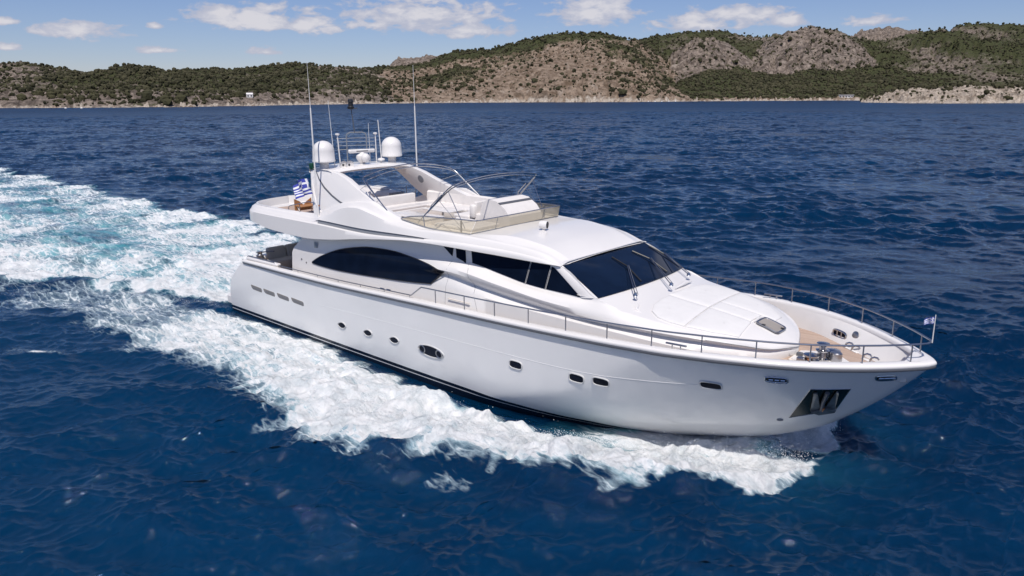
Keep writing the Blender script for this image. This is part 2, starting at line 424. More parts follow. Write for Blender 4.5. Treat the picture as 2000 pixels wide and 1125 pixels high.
for kn in (tab((2.41, 1.33), (13.4, 1.73), (17.7, 1.84), (20.1, 1.92), (22.8, 2.15), (24.5, 2.36)),):
    part('styling_line', MB().tube([tuple(hull_pt(x, float(kn(x)), -1, -.004)[0]) for x in np.linspace(8, 24.2, 60)], .011, 5), hullm)
# anchor pocket, conforming steel plate with a stockless anchor on it
import itertools
def quad_on_hull(P4, n_, out):
    (a, b, c, d) = [np.array(p) for p in P4]; G = []
    for i in range(n_):
        row = []
        for j in range(n_):
            s_, q = i / (n_ - 1), j / (n_ - 1)
            X, z = (a * (1 - q) + b * q) * (1 - s_) + (d * (1 - q) + c * q) * s_
            row.append(tuple(hull_pt(X, z, -1, out)[0]))
        G.append(row)
    return G
POC = [(26.51, 2.49), (27.28, 2.54), (26.87, 1.71), (25.87, 1.35)]
mb = MB(); mb.grid(quad_on_hull(POC, 8, .006)); pocket = part('anchor_pocket', mb, mirror, sharp=None)
fr = []
for a, b in zip(POC, POC[1:] + POC[:1]):
    for q in (0, .25, .5, .75): fr.append(tuple(hull_pt(a[0] + (b[0] - a[0]) * q, a[1] + (b[1] - a[1]) * q, -1, .006)[0]))
part('pocket_rim', MB().tube(fr, .012, 6, closed=True), steel, parent=pocket)
def hp(u, v, out):   # bilinear inside the pocket, u forward, v down
    a, b, c, d = [np.array(p) for p in POC]; X, z = (a * (1 - u) + b * u) * (1 - v) + (d * (1 - u) + c * u) * v
    return hull_pt(X, z, -1, out)[0]
anc = MB()
for pl in ([(.12, .08), (.21, .08), (.50, .58), (.50, .78), (.355, .72)], [(.667, .06), (.71, .06), (.90, .80), (.67, .65)]):
    P = [hp(u, v, .03) for u, v in pl]; Q = [hp(u, v, .10 if k in (1, 2) else .06) for k, (u, v) in enumerate(pl)]
    n = len(P); anc.add(P + Q, [tuple(range(n, 2 * n))] + [(i, (i + 1) % n, n + (i + 1) % n, n + i) for i in range(n)])
P = [hp(u, v, .12) for u, v in ((.37, .75), (.57, .70), (.67, .66), (.93, .82), (.93, .93), (.60, .92))]
Q = [hp(u, v, .02) for u, v in ((.37, .75), (.57, .70), (.67, .66), (.93, .82), (.93, .93), (.60, .92))]
n = len(P); anc.add(P + Q, [tuple(range(n))] + [(i, (i + 1) % n, n + (i + 1) % n, n + i) for i in range(n)])
an = part('anchor', anc, flukem, smooth=False)
part('shank', MB().tube([hp(.58, .72, .10), hp(.50, .40, .08), hp(.46, .08, .05)], [.045, .05, .06], 8), darkgrey, parent=an)
part('shackle', MB().tube([hp(.57, .60, .13), hp(.585, .70, .14), hp(.60, .60, .13)], .025, 6), rust, parent=an)
part('drain', MB().tube([tuple(hull_pt(25.66 + a, 1.24 + b, -1, .01)[0]) for a, b in outline(.12, .06, 2, 10)], .018, 5, closed=True), grey)

# ================================================================== DECKHOUSE
R0 = (tab((5.4, 4.05), (6.6, 4.2), (10, 4.5), (12, 4.75), (15, 4.8), (19.3, 4.645), (20.74, 3.92), (21.7, 3.68), (22.8, 3.55), (24.06, 3.40), (24.9, 3.22), (25.4, 3.10), (25.52, 3.06)),
      tab((5.4, 2.53), (12, 2.47), (15, 2.40), (19.3, 2.34), (20.74, 2.50), (21.7, 2.37), (22.8, 2.22), (24.06, 1.80), (24.9, 1.12), (25.35, .42), (25.5, 0)))
R1 = (tab((5.4, 3.75), (14, 4.22), (14.9, 4.26), (15.8, 4.20), (17.2, 4.0), (18, 3.89), (18.8, 3.85), (20.2, 3.83), (20.78, 3.89), (21.7, 3.675), (22.8, 3.545), (24.06, 3.395), (24.9, 3.215), (25.4, 3.095), (25.52, 3.055)),
      tab((5.4, 2.58), (14, 2.53), (15.8, 2.44), (18, 2.43), (20.2, 2.47), (20.78, 2.515), (21.7, 2.385), (22.8, 2.235), (24.06, 1.815), (24.9, 1.135), (25.36, .43), (25.52, 0)))
R2 = (tab((5.4, 3.6), (14, 4.12), (15.3, 4.14), (17.2, 3.93), (18.8, 3.79), (20.2, 3.75), (20.9, 3.77), (21.8, 3.60), (22.9, 3.49), (24.1, 3.36), (24.95, 3.18), (25.43, 3.07), (25.54, 3.03)),
      tab((5.4, 2.60), (14, 2.60), (15.3, 2.60), (17.2, 2.62), (18.8, 2.64), (20.2, 2.63), (20.9, 2.60), (21.8, 2.48), (22.9, 2.32), (24.1, 1.90), (24.95, 1.22), (25.40, .46), (25.56, 0)))
R3 = (tab((5.4, 3.4), (14, 3.95), (15, 4.0), (17.2, 3.80), (19, 3.63), (20.7, 3.56), (22, 3.48), (23.5, 3.41), (24.7, 3.24), (25.2, 3.10), (25.56, 2.99)),
      tab((5.4, 2.62), (14, 2.68), (15, 2.76), (17.2, 2.79), (19, 2.79), (20.7, 2.74), (22, 2.60), (23.5, 2.29), (24.7, 1.60), (25.2, 1.0), (25.58, 0)))
R4 = (tab((5.4, 3.2), (13.5, 3.84), (14.7, 3.89), (16.23, 3.79), (17.75, 3.65), (19.34, 3.49), (20.62, 3.41), (22.2, 3.38), (23.6, 3.35), (24.7, 3.2), (25.2, 3.05), (25.56, 2.95)),
      tab((5.4, 2.63), (13.5, 2.70), (14.7, 2.785), (16.2, 2.78), (20.62, 2.75), (22.2, 2.61), (23.6, 2.30), (24.7, 1.62), (25.2, 1.02), (25.585, 0)))
R5 = (tab((5.4, 3.05), (13.5, 3.60), (14.7, 3.72), (16.1, 3.54), (17.6, 3.38), (19.2, 3.28), (20.5, 3.24), (22.1, 3.23), (23.5, 3.21), (24.7, 3.10), (25.2, 2.99), (25.56, 2.90)),
      tab((5.4, 2.64), (13.5, 2.67), (14.7, 2.63), (16, 2.575), (20.5, 2.55), (22.1, 2.44), (23.5, 2.17), (24.6, 1.57), (25.12, 1.0), (25.57, 0)))
R6 = (tab((5.4, 2.30), (8.8, 2.73), (10, 2.88), (11.9, 3.12), (14.3, 3.34), (16, 3.30), (17.8, 3.24), (19.7, 3.20), (21.1, 3.17), (22.2, 3.12), (23.5, 3.03), (24.7, 2.93), (25.2, 2.88), (25.56, 2.84)),
      tab((5.4, 2.70), (10, 2.74), (14.3, 2.77), (19.7, 2.78), (21.1, 2.73), (22.2, 2.62), (23.5, 2.33), (24.7, 1.62), (25.2, 1.0), (25.57, 0)))
R7 = (tab((5.4, 1.7), (12, 1.9), (17, 2.2), (21, 2.45), (25.6, 2.55)),
      tab((5.4, 2.70), (10, 2.76), (14.3, 2.80), (19.7, 2.80), (21.1, 2.74), (22.2, 2.60), (23.5, 2.28), (24.7, 1.50), (25.2, .85), (25.45, 0)))
ROWS = [R0, R1, R2, R3, R4, R5, R6, R7]
def wall_y(X, z):
    zs = [float(r[0](X)) for r in ROWS]; ys = [float(r[1](X)) for r in ROWS]
    return float(np.interp(-z, [-a for a in zs], ys))
Xh = np.concatenate([np.linspace(5.4, 24, 95), np.linspace(24.15, 25.3, 16), [25.36, 25.41, 25.45, 25.48, 25.5, 25.52, 25.54, 25.56, 25.58]])
def rowpts(r, X): return np.stack([X, -np.maximum(r[1](X), 0), r[0](X)], 1)
mb = MB(); rows = []
for k, r in enumerate(ROWS):
    A = rowpts(r, Xh)
    if k:
        B = rowpts(ROWS[k - 1], Xh)
        for q in ((.5,) if k in (2, 3, 6) else ()): rows.append(B * (1 - q) + A * q)
    rows.append(A)
rows = np.array(rows); rows[:, -1, 1] = 0
for r_ in rows:      # aft edge raked: upper part leans aft to forward
    aft = np.clip((6.4 - r_[:, 0]) / 1.0, 0, 1); r_[:, 0] += aft * np.clip((r_[:, 2] - 3.3) * 1.2, 0, .95)
mb.grid(rows); mb.mirror(); house = part('deckhouse', mb, gel, sharp=42)
# aft bulkhead with dark saloon doors
mb = MB(); mb.box((6.35, 0, 2.95), (.08, 5.1, 2.6)); part('aft_bulkhead', mb, cream)
mb = MB(); mb.box((6.29, 0, 2.75), (.03, 2.6, 2.0)); part('saloon_door', mb, glass)
# coachroof between the windscreen and the nose
Xt = np.concatenate([np.linspace(20.0, 24, 30), np.linspace(24.15, 25.3, 14), [25.38, 25.44, 25.48, 25.5]])
def edge(X):
    y = np.where(X < 20.74, 2.50, R0[1](X)); z = np.where(X < 20.74, 3.93, R0[0](X)); return np.maximum(y, 0), z
def roof_z(X, y):
    ye, ze = edge(np.asarray(X, float)); return ze + .09 * (1 - np.clip(np.abs(y) / np.maximum(ye, .05), 0, 1) ** 2.2) * np.clip((25.5 - X) / .8, 0, 1)
ye, ze = edge(Xt); rows = []
for q in np.linspace(-1, 1, 17): rows.append(np.stack([Xt, ye * q, roof_z(Xt, ye * q)], 1))
mb = MB(); mb.grid(np.array(rows)); part('coachroof', mb, gel, sharp=None)
# seam line round the nose
sm = [(x, -(float(R4[1](x)) + .004), float(R4[0](x)) + .01) for x in np.concatenate([np.linspace(23.9, 25.3, 16), [25.42, 25.5, 25.55, 25.575]])] ; sm.append((25.588, 0, 2.955))
part('nose_seam', MB().tube(sm + [(x, -y, z) for x, y, z in reversed(sm[:-1])], .012, 5), grey)
# moulded grab ridges by the sun pad
part('moulded_ridge', MB().tube([(21.62, .35, 3.82), (21.60, .9, 3.86), (21.58, 1.45, 3.83)], [.02, .06, .02], 8), gel)
part('moulded_ridge', MB().tube([(22.0, -2.08, 3.62), (21.72, -2.02, 3.71), (21.62, -1.75, 3.77)], [.02, .05, .02], 8), gel)
# ---- saloon arch window and wheelhouse side windows, glass standing 6 mm proud of the wall
def pane_poly(poly, name, out=.008, parent=None, m_=glass, nlev=24):
    """poly: outline in (X, z), convex in z at each X: filled with columns that follow the wall"""
    P = np.array(poly); xs = np.unique(np.concatenate([np.linspace(P[:, 0].min(), P[:, 0].max(), 40), P[:, 0]]))
    xs[0] += 1e-3; xs[-1] -= 1e-3; G = {-1: [], 1: []}
    for x in xs:
        zz = []
        for (a, b) in zip(P, np.roll(P, -1, 0)):
            if (a[0] - x) * (b[0] - x) <= 0 and a[0] != b[0]: zz.append(a[1] + (b[1] - a[1]) * (x - a[0]) / (b[0] - a[0]))
        lo, hi = min(zz), max(zz)
        for sd in (-1, 1): G[sd].append([(x, sd * (wall_y(x, z) + out), z) for z in np.linspace(lo, hi, 7)])
    res = []
    for sd in (-1, 1):
        mb = MB(); mb.grid(G[sd]); res.append(part(name, mb, m_, parent=parent, sharp=None))
    return res
def smooth_poly(top, bot, n=30):
    ft = tab(*top); fb = tab(*bot)
    a = np.linspace(top[0][0], top[-1][0], n); b = np.linspace(bot[-1][0], bot[0][0], n)
    return [(x, float(ft(x))) for x in a] + [(x, float(fb(x))) for x in b]
arch_top = [(6.9, 3.02), (7.3, 3.24), (7.97, 3.51), (8.8, 3.78), (9.66, 3.96), (10.6, 4.09), (11.78, 4.13), (12.8, 4.08), (13.67, 3.99), (14.70, 3.83)]
arch_bot = [(6.9, 2.98), (7.5, 2.95), (8.25, 2.945), (9.57, 2.99), (11.7, 3.12), (13, 3.22), (14.08, 3.33)]
ap = smooth_poly(arch_top, arch_bot)
ap_out = [(14.72, 3.80)]
pane_poly(ap, 'saloon_window', .035)
rim = [(x, z) for x, z in ap]
for sd in (-1, 1):
    part('window_seal', MB().tube([(x, sd * (wall_y(x, z) + .018), z) for x, z in rim], .022, 5, closed=True), black)
wt = lambda x: float(R0[0](x)) - .06
wb = lambda x: float(R1[0](x)) + .03
def wpoly(x0, x1, x0b=None, x1b=None):
    x0b = x0 if x0b is None else x0b; x1b = x1 if x1b is None else x1b
    t_ = [(x, min(wt(x), 4.62)) for x in np.linspace(x0, x1, 12)]; b_ = [(x, wb(x)) for x in np.linspace(x1b, x0b, 12)]
    return t_ + b_
pane_poly([(14.4, 4.62), (14.88, 4.62), (14.86, 4.34)], 'side_window')
pane_poly([(14.98, 4.62), (15.42, 4.61), (15.48, 4.20), (15.04, 4.33)], 'side_window')
pane_poly(wpoly(15.68, 18.14, 15.74, 17.97), 'side_window')
pane_poly(wpoly(18.19, 18.92, 18.02, 18.76), 'side_window')
pane_poly([(18.97, 4.59), (19.06, 4.57), (20.12, 3.87), (18.81, 3.88)], 'side_window')
for sd in (-1, 1):
    for (xa, za, xb_, zb_) in ((18.165, 4.6, 17.995, 3.9), (18.945, 4.58, 18.785, 3.88)):
        part('window_mullion', MB().tube([(xa, sd * (wall_y(xa, za) + .012), za), (xb_, sd * (wall_y(xb_, zb_) + .012), zb_)], .012, 5), satin)
# side doors: thin seams, grab handle
for sd in (-1, 1):
    mb = MB()
    for xa, xb_ in ((14.9, 14.75), (15.6, 16.3)):
        zz = np.linspace(4.2, 2.6, 14); mb.tube([(xa + (xb_ - xa) * ((4.2 - z) / 1.6) ** .6 * (1 if xb_ > xa else 1), sd * (wall_y(xa + (xb_ - xa) * ((4.2 - z) / 1.6) ** .6, z) + .002), z) for z in zz], .006, 4)
    dr = part('side_door', mb, grey)
    mb = MB(); mb.tube([(14.95, sd * 2.83, 2.98), (15.95, sd * 2.83, 2.98)], .018, 6); part('handle', mb, cream, parent=dr)
    mb = MB(); mb.box((7.15, sd * 2.60, 3.72), (.28, .03, .26), bev=.01); part('vent_grille', mb, satin)
    for px, pz in ((6.12, 3.02), (6.45, 2.92)): part('courtesy_light', MB().lathe([(0, .02), (.035, .015), (.04, 0)], (px, sd * 2.66, pz), 10, axis=(0, sd, 0)), darkgrey)

# ---- windscreen
def ws_pt(q, v, out=0.0):      # q -1..1 across, v 0 top .. 1 bottom
    c = 1 - abs(q) ** 2.2
    a = Vector((19.30 + .02 * c, q * 2.31, 4.645 + .0 * c)); b = Vector((20.72 + .24 * c, q * 2.49, 3.915 + .06 * c))
    p = a.lerp(b, v); nrm = Vector((.46, 0, .89)); return p + nrm * (.03 * sin(pi * v) + out)
mb = MB(); mb.grid([[tuple(ws_pt(q, v, .02)) for q in np.linspace(-.985, .985, 31)] for v in np.linspace(.0, .985, 9)])
ws = part('windscreen', mb, wsglass, sharp=None)
mb = MB(); mb.grid([[tuple(ws_pt(q, v, -.06)) for q in np.linspace(-1, 1, 21)] for v in np.linspace(0, 1, 7)]); part('windscreen_frame', mb, gel, sharp=None)
for sd in (-1, 1):
    mb = MB(); a0 = ws_pt(sd * 1.0, 0.0); a1 = ws_pt(sd * 1.0, 1.0); d1 = Vector((-.30, 0, -.01))
    P = [a0 + d1 * .7, a0 + Vector((0, -sd * .02, .025)), a1 + Vector((.02, -sd * .02, .03)), a1 + Vector((-.58, sd * .0, -.03))]
    P[3] = Vector((20.16, sd * (wall_y(20.16, 3.86) + .015), 3.86)); P[0] = Vector((19.08, sd * (wall_y(19.08, 4.58) + .015), 4.585))
    mb.grid([[tuple(P[0].lerp(P[3], v)) for v in np.linspace(0, 1, 8)], [tuple(P[0].lerp(P[3], v) * .35 + P[1].lerp(P[2], v) * .65 + Vector((0, sd * .05, .02))) for v in np.linspace(0, 1, 8)], [tuple(P[1].lerp(P[2], v)) for v in np.linspace(0, 1, 8)]])
    part('windscreen_pillar', mb, gel, sharp=None)
for q, qa, qb, (bx, by, bz) in ((-.06, -.05, -.16, (21.40, -1.58, 3.99)), (.52, .46, .50, (21.66, 0.0, 4.02)), (.96, .94, .955, (21.40, 1.58, 3.99))):
    piv = Vector((bx, by, bz)); tip = ws_pt(q, .50, .09)
    wp = part('wiper', MB().tube([piv, tip], .016, 6), satin)
    off = Vector((.05, .06, 0)); part('wiper_link', MB().tube([piv + off, tip + off * .6], .012, 5), steel, parent=wp)
    part('wiper_motor', MB().lathe([(0, .07), (.04, .06), (.05, 0), (.07, -.03)], tuple(piv), 10), steel, parent=wp)
    b0, b1 = ws_pt(qa, .16, .05), ws_pt(qb, .93, .05)
    part('wiper_blade', MB().tube([b0, ws_pt(q, .50, .07), b1], .024, 5), black, parent=wp)

# ================================================================== FLYBRIDGE SHELL
LIPY = tab((1.2, 0), (1.26, .7), (1.42, 1.5), (1.7, 2.15), (2.05, 2.52), (2.5, 2.74), (3.2, 2.85), (5, 2.92), (8, 2.95), (13, 2.95), (15, 2.85), (17, 2.65), (19.32, 2.42))
LIPZ = tab((1.2, 4.36), (2.6, 4.24), (4.4, 4.07), (6.69, 4.03), (8.47, 4.16), (10.4, 4.42), (12.2, 4.62), (13.25, 4.71), (14.5, 4.735), (16.6, 4.70), (18.5, 4.655), (19.32, 4.645))
FAZ = tab((1.2, 4.68), (2.6, 4.70), (7.75, 4.71), (10.4, 4.665), (14, 4.845), (15.5, 4.90), (17.4, 4.87), (18.6, 4.77), (19.32, 4.66))
STZ = tab((1.2, 4.72), (5.5, 4.74), (7.5, 4.75), (7.75, 4.86), (10.3, 4.82), (13.7, 4.89), (14.0, 4.89), (15.5, 4.94), (17.4, 4.90), (18.6, 4.80), (19.32, 4.665))
RDZ = tab((1.2, 4.86), (5.5, 4.84), (7.0, 4.82), (7.46, 4.90), (7.9, 5.02), (8.47, 5.22), (9.2, 5.45), (9.63, 5.53), (10.1, 5.55), (10.84, 5.44), (12.25, 5.19), (13.5, 5.13), (14.5, 5.16), (15.8, 5.14), (17.45, 5.07), (18.6, 4.93), (19.1, 4.76), (19.32, 4.67))
CMZ = tab((1.2, 4.95), (5.0, 4.95), (6.8, 4.98), (7.9, 5.28), (8.8, 5.56), (9.6, 5.70), (10.6, 5.82), (11.2, 5.66), (11.94, 5.41), (12.76, 5.27), (14, 5.14), (15.57, 5.145), (17, 5.16), (18.3, 5.02), (19.1, 4.79), (19.32, 4.675))
IN = tab((1.2, .0), (3, .84), (10, .85), (15.6, .83), (17, .78), (19.32, .78))
Xf = np.concatenate([[1.2, 1.215, 1.24, 1.28, 1.34, 1.42, 1.52, 1.65, 1.8, 2.0, 2.2, 2.45, 2.7, 2.95], np.linspace(3.2, 15.45, 78), [15.56, 15.62, 15.70], np.linspace(15.9, 19.1, 22), [19.2, 19.27, 19.32]])
L = LIPY(Xf); inn = np.clip(np.interp(Xf, [1.2, 1.4, 1.8, 2.6, 19.32], [.0, .7, .86, .88, .80]), 0, 1)
cr = np.clip((Xf - 15.6) / .1, 0, 1)           # 0: open cockpit, 1: roof
lift = np.interp(Xf, [15.6, 16.8, 18.3, 19.0, 19.32], [.0, .06, .05, .02, .0])
rec = np.interp(Xf, [7.5, 7.75, 13.7, 14.1], [0, .055, .055, 0])
def fr(y, z): return np.stack([Xf, -np.maximum(y, 0), z], 1)
lz, fz, sz_, rz, cz = LIPZ(Xf), FAZ(Xf), STZ(Xf), RDZ(Xf), CMZ(Xf)
fl = np.where(cr < .5, 4.60, cz + lift)
rows = [fr(L * 0, lz + .10), fr(L * .55, lz + .10), fr(L * .84, lz + .09), fr(L * .965, lz + .02), fr(L * .99, lz), fr(L, lz + .02),
        fr(L * .997, lz * .5 + fz * .5), fr(L * .992, fz - .03), fr(L * .978, fz), fr(L * .975 - rec, fz + .004), fr(L * .965 - rec, sz_ - .004), fr(L * .966, sz_),
        fr(L * .955, sz_ * .75 + rz * .25), fr(L * .94, sz_ * .3 + rz * .7), fr(L * .927, rz - .025), fr(L * .905, rz), fr(L * .88, rz * .75 + cz * .25 - .02), fr(L * .862, rz * .35 + cz * .65 - .015),
        fr(L * inn * .985, cz - .01), fr(L * inn * .965, cz + lift * .3), fr(L * inn * .94, np.where(cr < .5, cz - .02, cz + lift * .6)),
        fr(L * inn * .925, np.where(cr < .5, cz * .4 + fl * .6, fl)), fr(L * inn * .92, fl), fr(L * inn * .6, fl + .02 * cr), fr(L * inn * .3, fl + .035 * cr), fr(L * 0, fl + .04 * cr)]
mb = MB(); mb.grid(np.array(rows)); mb.mirror(); fly = part('flybridge_shell', mb, gel, sharp=48)
# dark moulded strip in the side recess
for sd in (-1, 1):
    xs = np.linspace(7.72, 13.85, 40)
    A = np.array([[(x, sd * (float(LIPY(x)) * .975 - .03), float(FAZ(x)) + .006) for x in xs], [(x, sd * (float(LIPY(x)) * .965 - .045), float(STZ(x)) - .006) for x in xs]])
    mb = MB(); mb.grid(A); part('side_strip', mb, grey, sharp=None)
# logo disc on the port arch, searchlight, hardtop seam
sl1 = part('searchlight', MB().lathe([(0, 0), (.09, 0), (.09, .03), (.05, .05), (.05, .14)], (17.25, -.62, 5.21), 14), gel)
part('lamp_head', MB().lathe([(.05, -.13), (.12, -.12), (.14, .02), (.13, .13), (.115, .135)], (17.25, -.62, 5.42), 18, axis=(.9, .25, .0)), gel, parent=sl1)
part('lens', MB().lathe([(.0, .125), (.112, .128)], (17.25, -.62, 5.42), 18, axis=(.9, .25, .0)), black, parent=sl1)

# ---- radar arch: two swept legs and the crossbeam
def leg_poly(stbd):
    p = [(7.60, 6.66), (8.1, 6.58), (8.7, 6.42), (9.3, 6.18), (9.92, 5.96), (10.9, 5.62), (11.6, 5.43), (12.0, 5.34), (12.0, 5.2), (10.5, 5.2)]
    if stbd: p += [(8.6, 5.1), (7.25, 4.80), (7.1, 4.86), (6.75, 5.45), (6.42, 6.1), (6.18, 6.64), (6.25, 6.70), (6.9, 6.72)]
    else: p += [(9.2, 5.1), (8.6, 5.2), (7.9, 5.65), (7.25, 6.2), (6.9, 6.48), (6.1, 6.52), (5.95, 6.62), (6.2, 6.70), (6.9, 6.72)]
    return p
def leg_y(z): return 1.86 + (6.62 - z) * .335
for sd in (-1, 1):
    pl = leg_poly(sd < 0); mb = MB(); n = len(pl); cx, cz_ = np.mean([p[0] for p in pl]), np.mean([p[1] for p in pl])
    def ring(k, off): return [(cx + (x - cx) * k, sd * (leg_y(cz_ + (z - cz_) * k) + off), cz_ + (z - cz_) * k) for x, z in pl]
    rings = [ring(.95, .13), ring(.985, .125), ring(1.0, .09), ring(1.0, -.10), ring(.985, -.13), ring(.95, -.135)]
    mb.grid(rings, close_v=True); mb.f.append(tuple(range(n))); mb.f.append(tuple(range(5 * n, 6 * n))); mb.mi += [0, 0]
    lg = part('arch_leg', mb, gel, sharp=40)
    if sd < 0:
        def on(x, z, o=.14): return (x, sd * (leg_y(z) + o), z)
        cv_ = [(6.62, 6.60), (6.95, 6.30), (7.4, 6.02), (8.0, 5.76), (8.55, 5.58), (9.0, 5.47)]
        part('trim_line', MB().tube([on(x, z, .128) for x, z in cv_], [.02, .03, .034, .034, .034, .03], 6), darkgrey, parent=lg)
        rib = [(6.42, 6.5), (6.55, 6.1), (6.8, 5.7), (7.1, 5.35), (7.4, 5.12), (7.7, 5.02), (8.1, 5.05), (8.4, 5.12)]
        part('moulded_rib', MB().tube([on(x, z, .10) for x, z in rib], [.03, .05, .06, .065, .06, .05, .045, .02], 8), gel, parent=lg)
        se = [(7.3, 4.88), (8.0, 5.08), (8.8, 5.3), (9.6, 5.46), (10.3, 5.56), (10.8, 5.62)]
        part('joint_line', MB().tube([on(x, z, .135) for x, z in se], .008, 4), grey, parent=lg)
    else:
        part('emblem', MB().lathe([(.17, 0), (.17, .012), (.12, .02), (.12, .01), (.04, .02), (.0, .02)], (8.5, leg_y(6.08) - .135, 6.08), 20, axis=(0, -1, -.3)), grey, parent=lg)
mb = MB(); rows = []
for y in np.linspace(-2.02, 2.02, 15):
    c = 1 - (y / 2.02) ** 2; x1, x0, z = 7.72 + .15 * c, 6.15 - .25 * c, 6.60 + .10 * c
    rows.append([(x0, y, z - .03), (x0 + .03, y, z + .05), (x0 + .25, y, z + .09), (x1 - .3, y, z + .075), (x1 - .04, y, z + .03), (x1, y, z - .02), (x1 - .05, y, z - .09), (x1 - .3, y, z - .11), (x0 + .3, y, z - .11), (x0 + .04, y, z - .08)])
mb.grid(rows, close_v=True); part('arch_beam', mb, gel, sharp=50)

# ================================================================== FLYBRIDGE FITTINGS
V3 = lambda *a: Vector(a)
# amber wind screen: side wings and a front panel, on a dark base line
sb = [(12.35, 2.475, 5.32), (12.8, 2.47, 5.26), (13.5, 2.45, 5.17), (14.2, 2.43, 5.13), (15.0, 2.38, 5.135), (15.55, 2.33, 5.15)]
stp = [(12.30, 2.47, 5.35), (12.75, 2.45, 5.46), (13.4, 2.40, 5.53), (14.2, 2.36, 5.555), (15.0, 2.30, 5.58), (15.72, 2.22, 5.585)]
for sd in (-1, 1):
    mb = MB(); mb.grid([[(x, sd * y, z) for x, y, z in sb], [(x, sd * y, z) for x, y, z in stp]]); part('wind_screen', mb, amber, sharp=None)
fb = [(15.58 + .10 * (1 - (y / 2.3) ** 2), y, 5.155 + .03 * (1 - (y / 2.3) ** 2)) for y in np.linspace(-2.33, 2.33, 17)]
ft = [(15.74 + .10 * (1 - (y / 2.2) ** 2), y, 5.585 + .02 * (1 - (y / 2.2) ** 2)) for y in np.linspace(-2.22, 2.22, 17)]
mb = MB(); mb.grid([fb, ft]); part('wind_screen', mb, amber, sharp=None)
toprail = [(x, -y, z) for x, y, z in stp] + ft[1:-1] + [(x, y, z) for x, y, z in reversed(stp)]
part('screen_rail', MB().tube(toprail, .020, 7), satin)
baserail = [(x, -y - .012, z + .004) for x, y, z in sb] + [(x + .014, y, z + .006) for x, y, z in fb[1:-1]] + [(x, y + .012, z + .004) for x, y, z in reversed(sb)]
part('screen_gasket', MB().tube(baserail, .016, 6), grey)
for sd in (-1, 1):
    for i in (2,): part('screen_post', MB().tube([(sb[i][0], sd * sb[i][1], sb[i][2]), (stp[i][0], sd * stp[i][1], stp[i][2])], .016, 6), satin)
for y in (-1.25, 1.25):
    part('screen_post', MB().tube([(15.60 + .07, y, 5.17), (15.74 + .07, y, 5.585)], .008, 5), grey)
part('flybridge_floor', MB().add([(2.2, -1.9, 4.615), (15.3, -2.1, 4.615), (15.3, 2.1, 4.615), (2.2, 1.9, 4.615)], [(0, 1, 2, 3)]), teak)
# seating, console, wet bar
def blk(name, c, d, m_=vinyl, bev=.05, parent=None, **kw): return part(name, MB().box(c, d, bev=bev, **kw), m_, parent=parent)
sf = blk('sofa', (10.9, 1.70, 4.86), (4.2, .95, .46), gel)
for k in range(4): blk('sofa_cushion', (9.35 + k * 1.03, 1.62, 5.13), (1.0, .9, .14), parent=sf)
bk = MB(); xs = np.linspace(8.8, 13.1, 14); bk.grid([[(x, 2.16 - .12 * ((x - 11) / 2.2) ** 2, 5.02) for x in xs], [(x, 2.06 - .12 * ((x - 11) / 2.2) ** 2, 5.12) for x in xs], [(x, 2.08 - .12 * ((x - 11) / 2.2) ** 2, 5.56) for x in xs], [(x, 2.16 - .12 * ((x - 11) / 2.2) ** 2, 5.62) for x in xs], [(x, 2.30 - .12 * ((x - 11) / 2.2) ** 2, 5.58) for x in xs]])
part('sofa_back', bk, vinyl, parent=sf)
s2_ = blk('sofa', (9.2, .15, 4.86), (.9, 2.3, .46), gel); blk('sofa_cushion', (9.2, .15, 5.13), (.88, 2.2, .14), parent=s2_); blk('sofa_back', (8.72, .15, 5.32), (.22, 2.3, .52), parent=s2_)
s3 = blk('sofa', (13.05, .95, 4.88), (.85, 2.2, .5), gel); blk('sofa_cushion', (12.9, .95, 5.17), (.8, 2.1, .14), parent=s3)
for k in range(2): blk('sofa_back', (13.45, .42 + k * 1.1, 5.42), (.28, 1.06, .50), bev=.10, parent=s3)
tb_ = blk('table', (11.25, .55, 5.20), (1.5, .8, .05), gel, .02); part('table_leg', MB().lathe([(.22, 4.62), (.05, 4.66), (.05, 5.18)], (11.25, .55, 0), 14), steel, parent=tb_)
wb_ = blk('wet_bar', (11.7, -1.25, 4.92), (2.0, .9, .62), cream, .05); blk('bar_top', (11.7, -1.25, 5.245), (2.06, .96, .04), gel, .015, parent=wb_)
lg_ = blk('sun_lounger_base', (14.3, -1.15, 4.86), (1.9, 1.5, .48), gel); blk('lounger_cushion', (14.25, -1.15, 5.15), (1.8, 1.45, .14), parent=lg_)
blk('step_moulding', (13.0, -1.75, 4.82), (.7, .7, .42), gel)
part('round_locker', MB().lathe([(.33, 4.62), (.36, 4.70), (.36, 4.98), (.30, 5.04), (0, 5.05)], (13.35, -2.02, 0), 20), gel)
# covered steering console
cz = MB(); prof = [(13.95, 4.62), (13.95, 5.50), (14.05, 5.80), (14.35, 5.95), (14.75, 5.90), (15.15, 5.65), (15.35, 5.40), (15.40, 4.62)]
cz.prism([(x, -.15, z) for x, z in prof], (0, 1.75, 0)); con = part('console_cover', cz, vinyl, sharp=30)
part('cover_stripe', MB().box((14.87, .725, 5.832), (.11, 1.76, .016), roty=.56), darkgrey, parent=con)
hs = blk('helm_seat', (13.72, .3, 5.0), (.5, .6, .7), vinyl, .08); blk('seat_back', (13.52, .3, 5.52), (.16, .6, .5), vinyl, .06, parent=hs)
part('wheel', MB().tube([(13.98, .3 + .2 * cos(a), 5.42 + .2 * sin(a)) for a in np.linspace(0, 2 * pi, 18, endpoint=False)], .014, 6, closed=True), black, parent=hs)
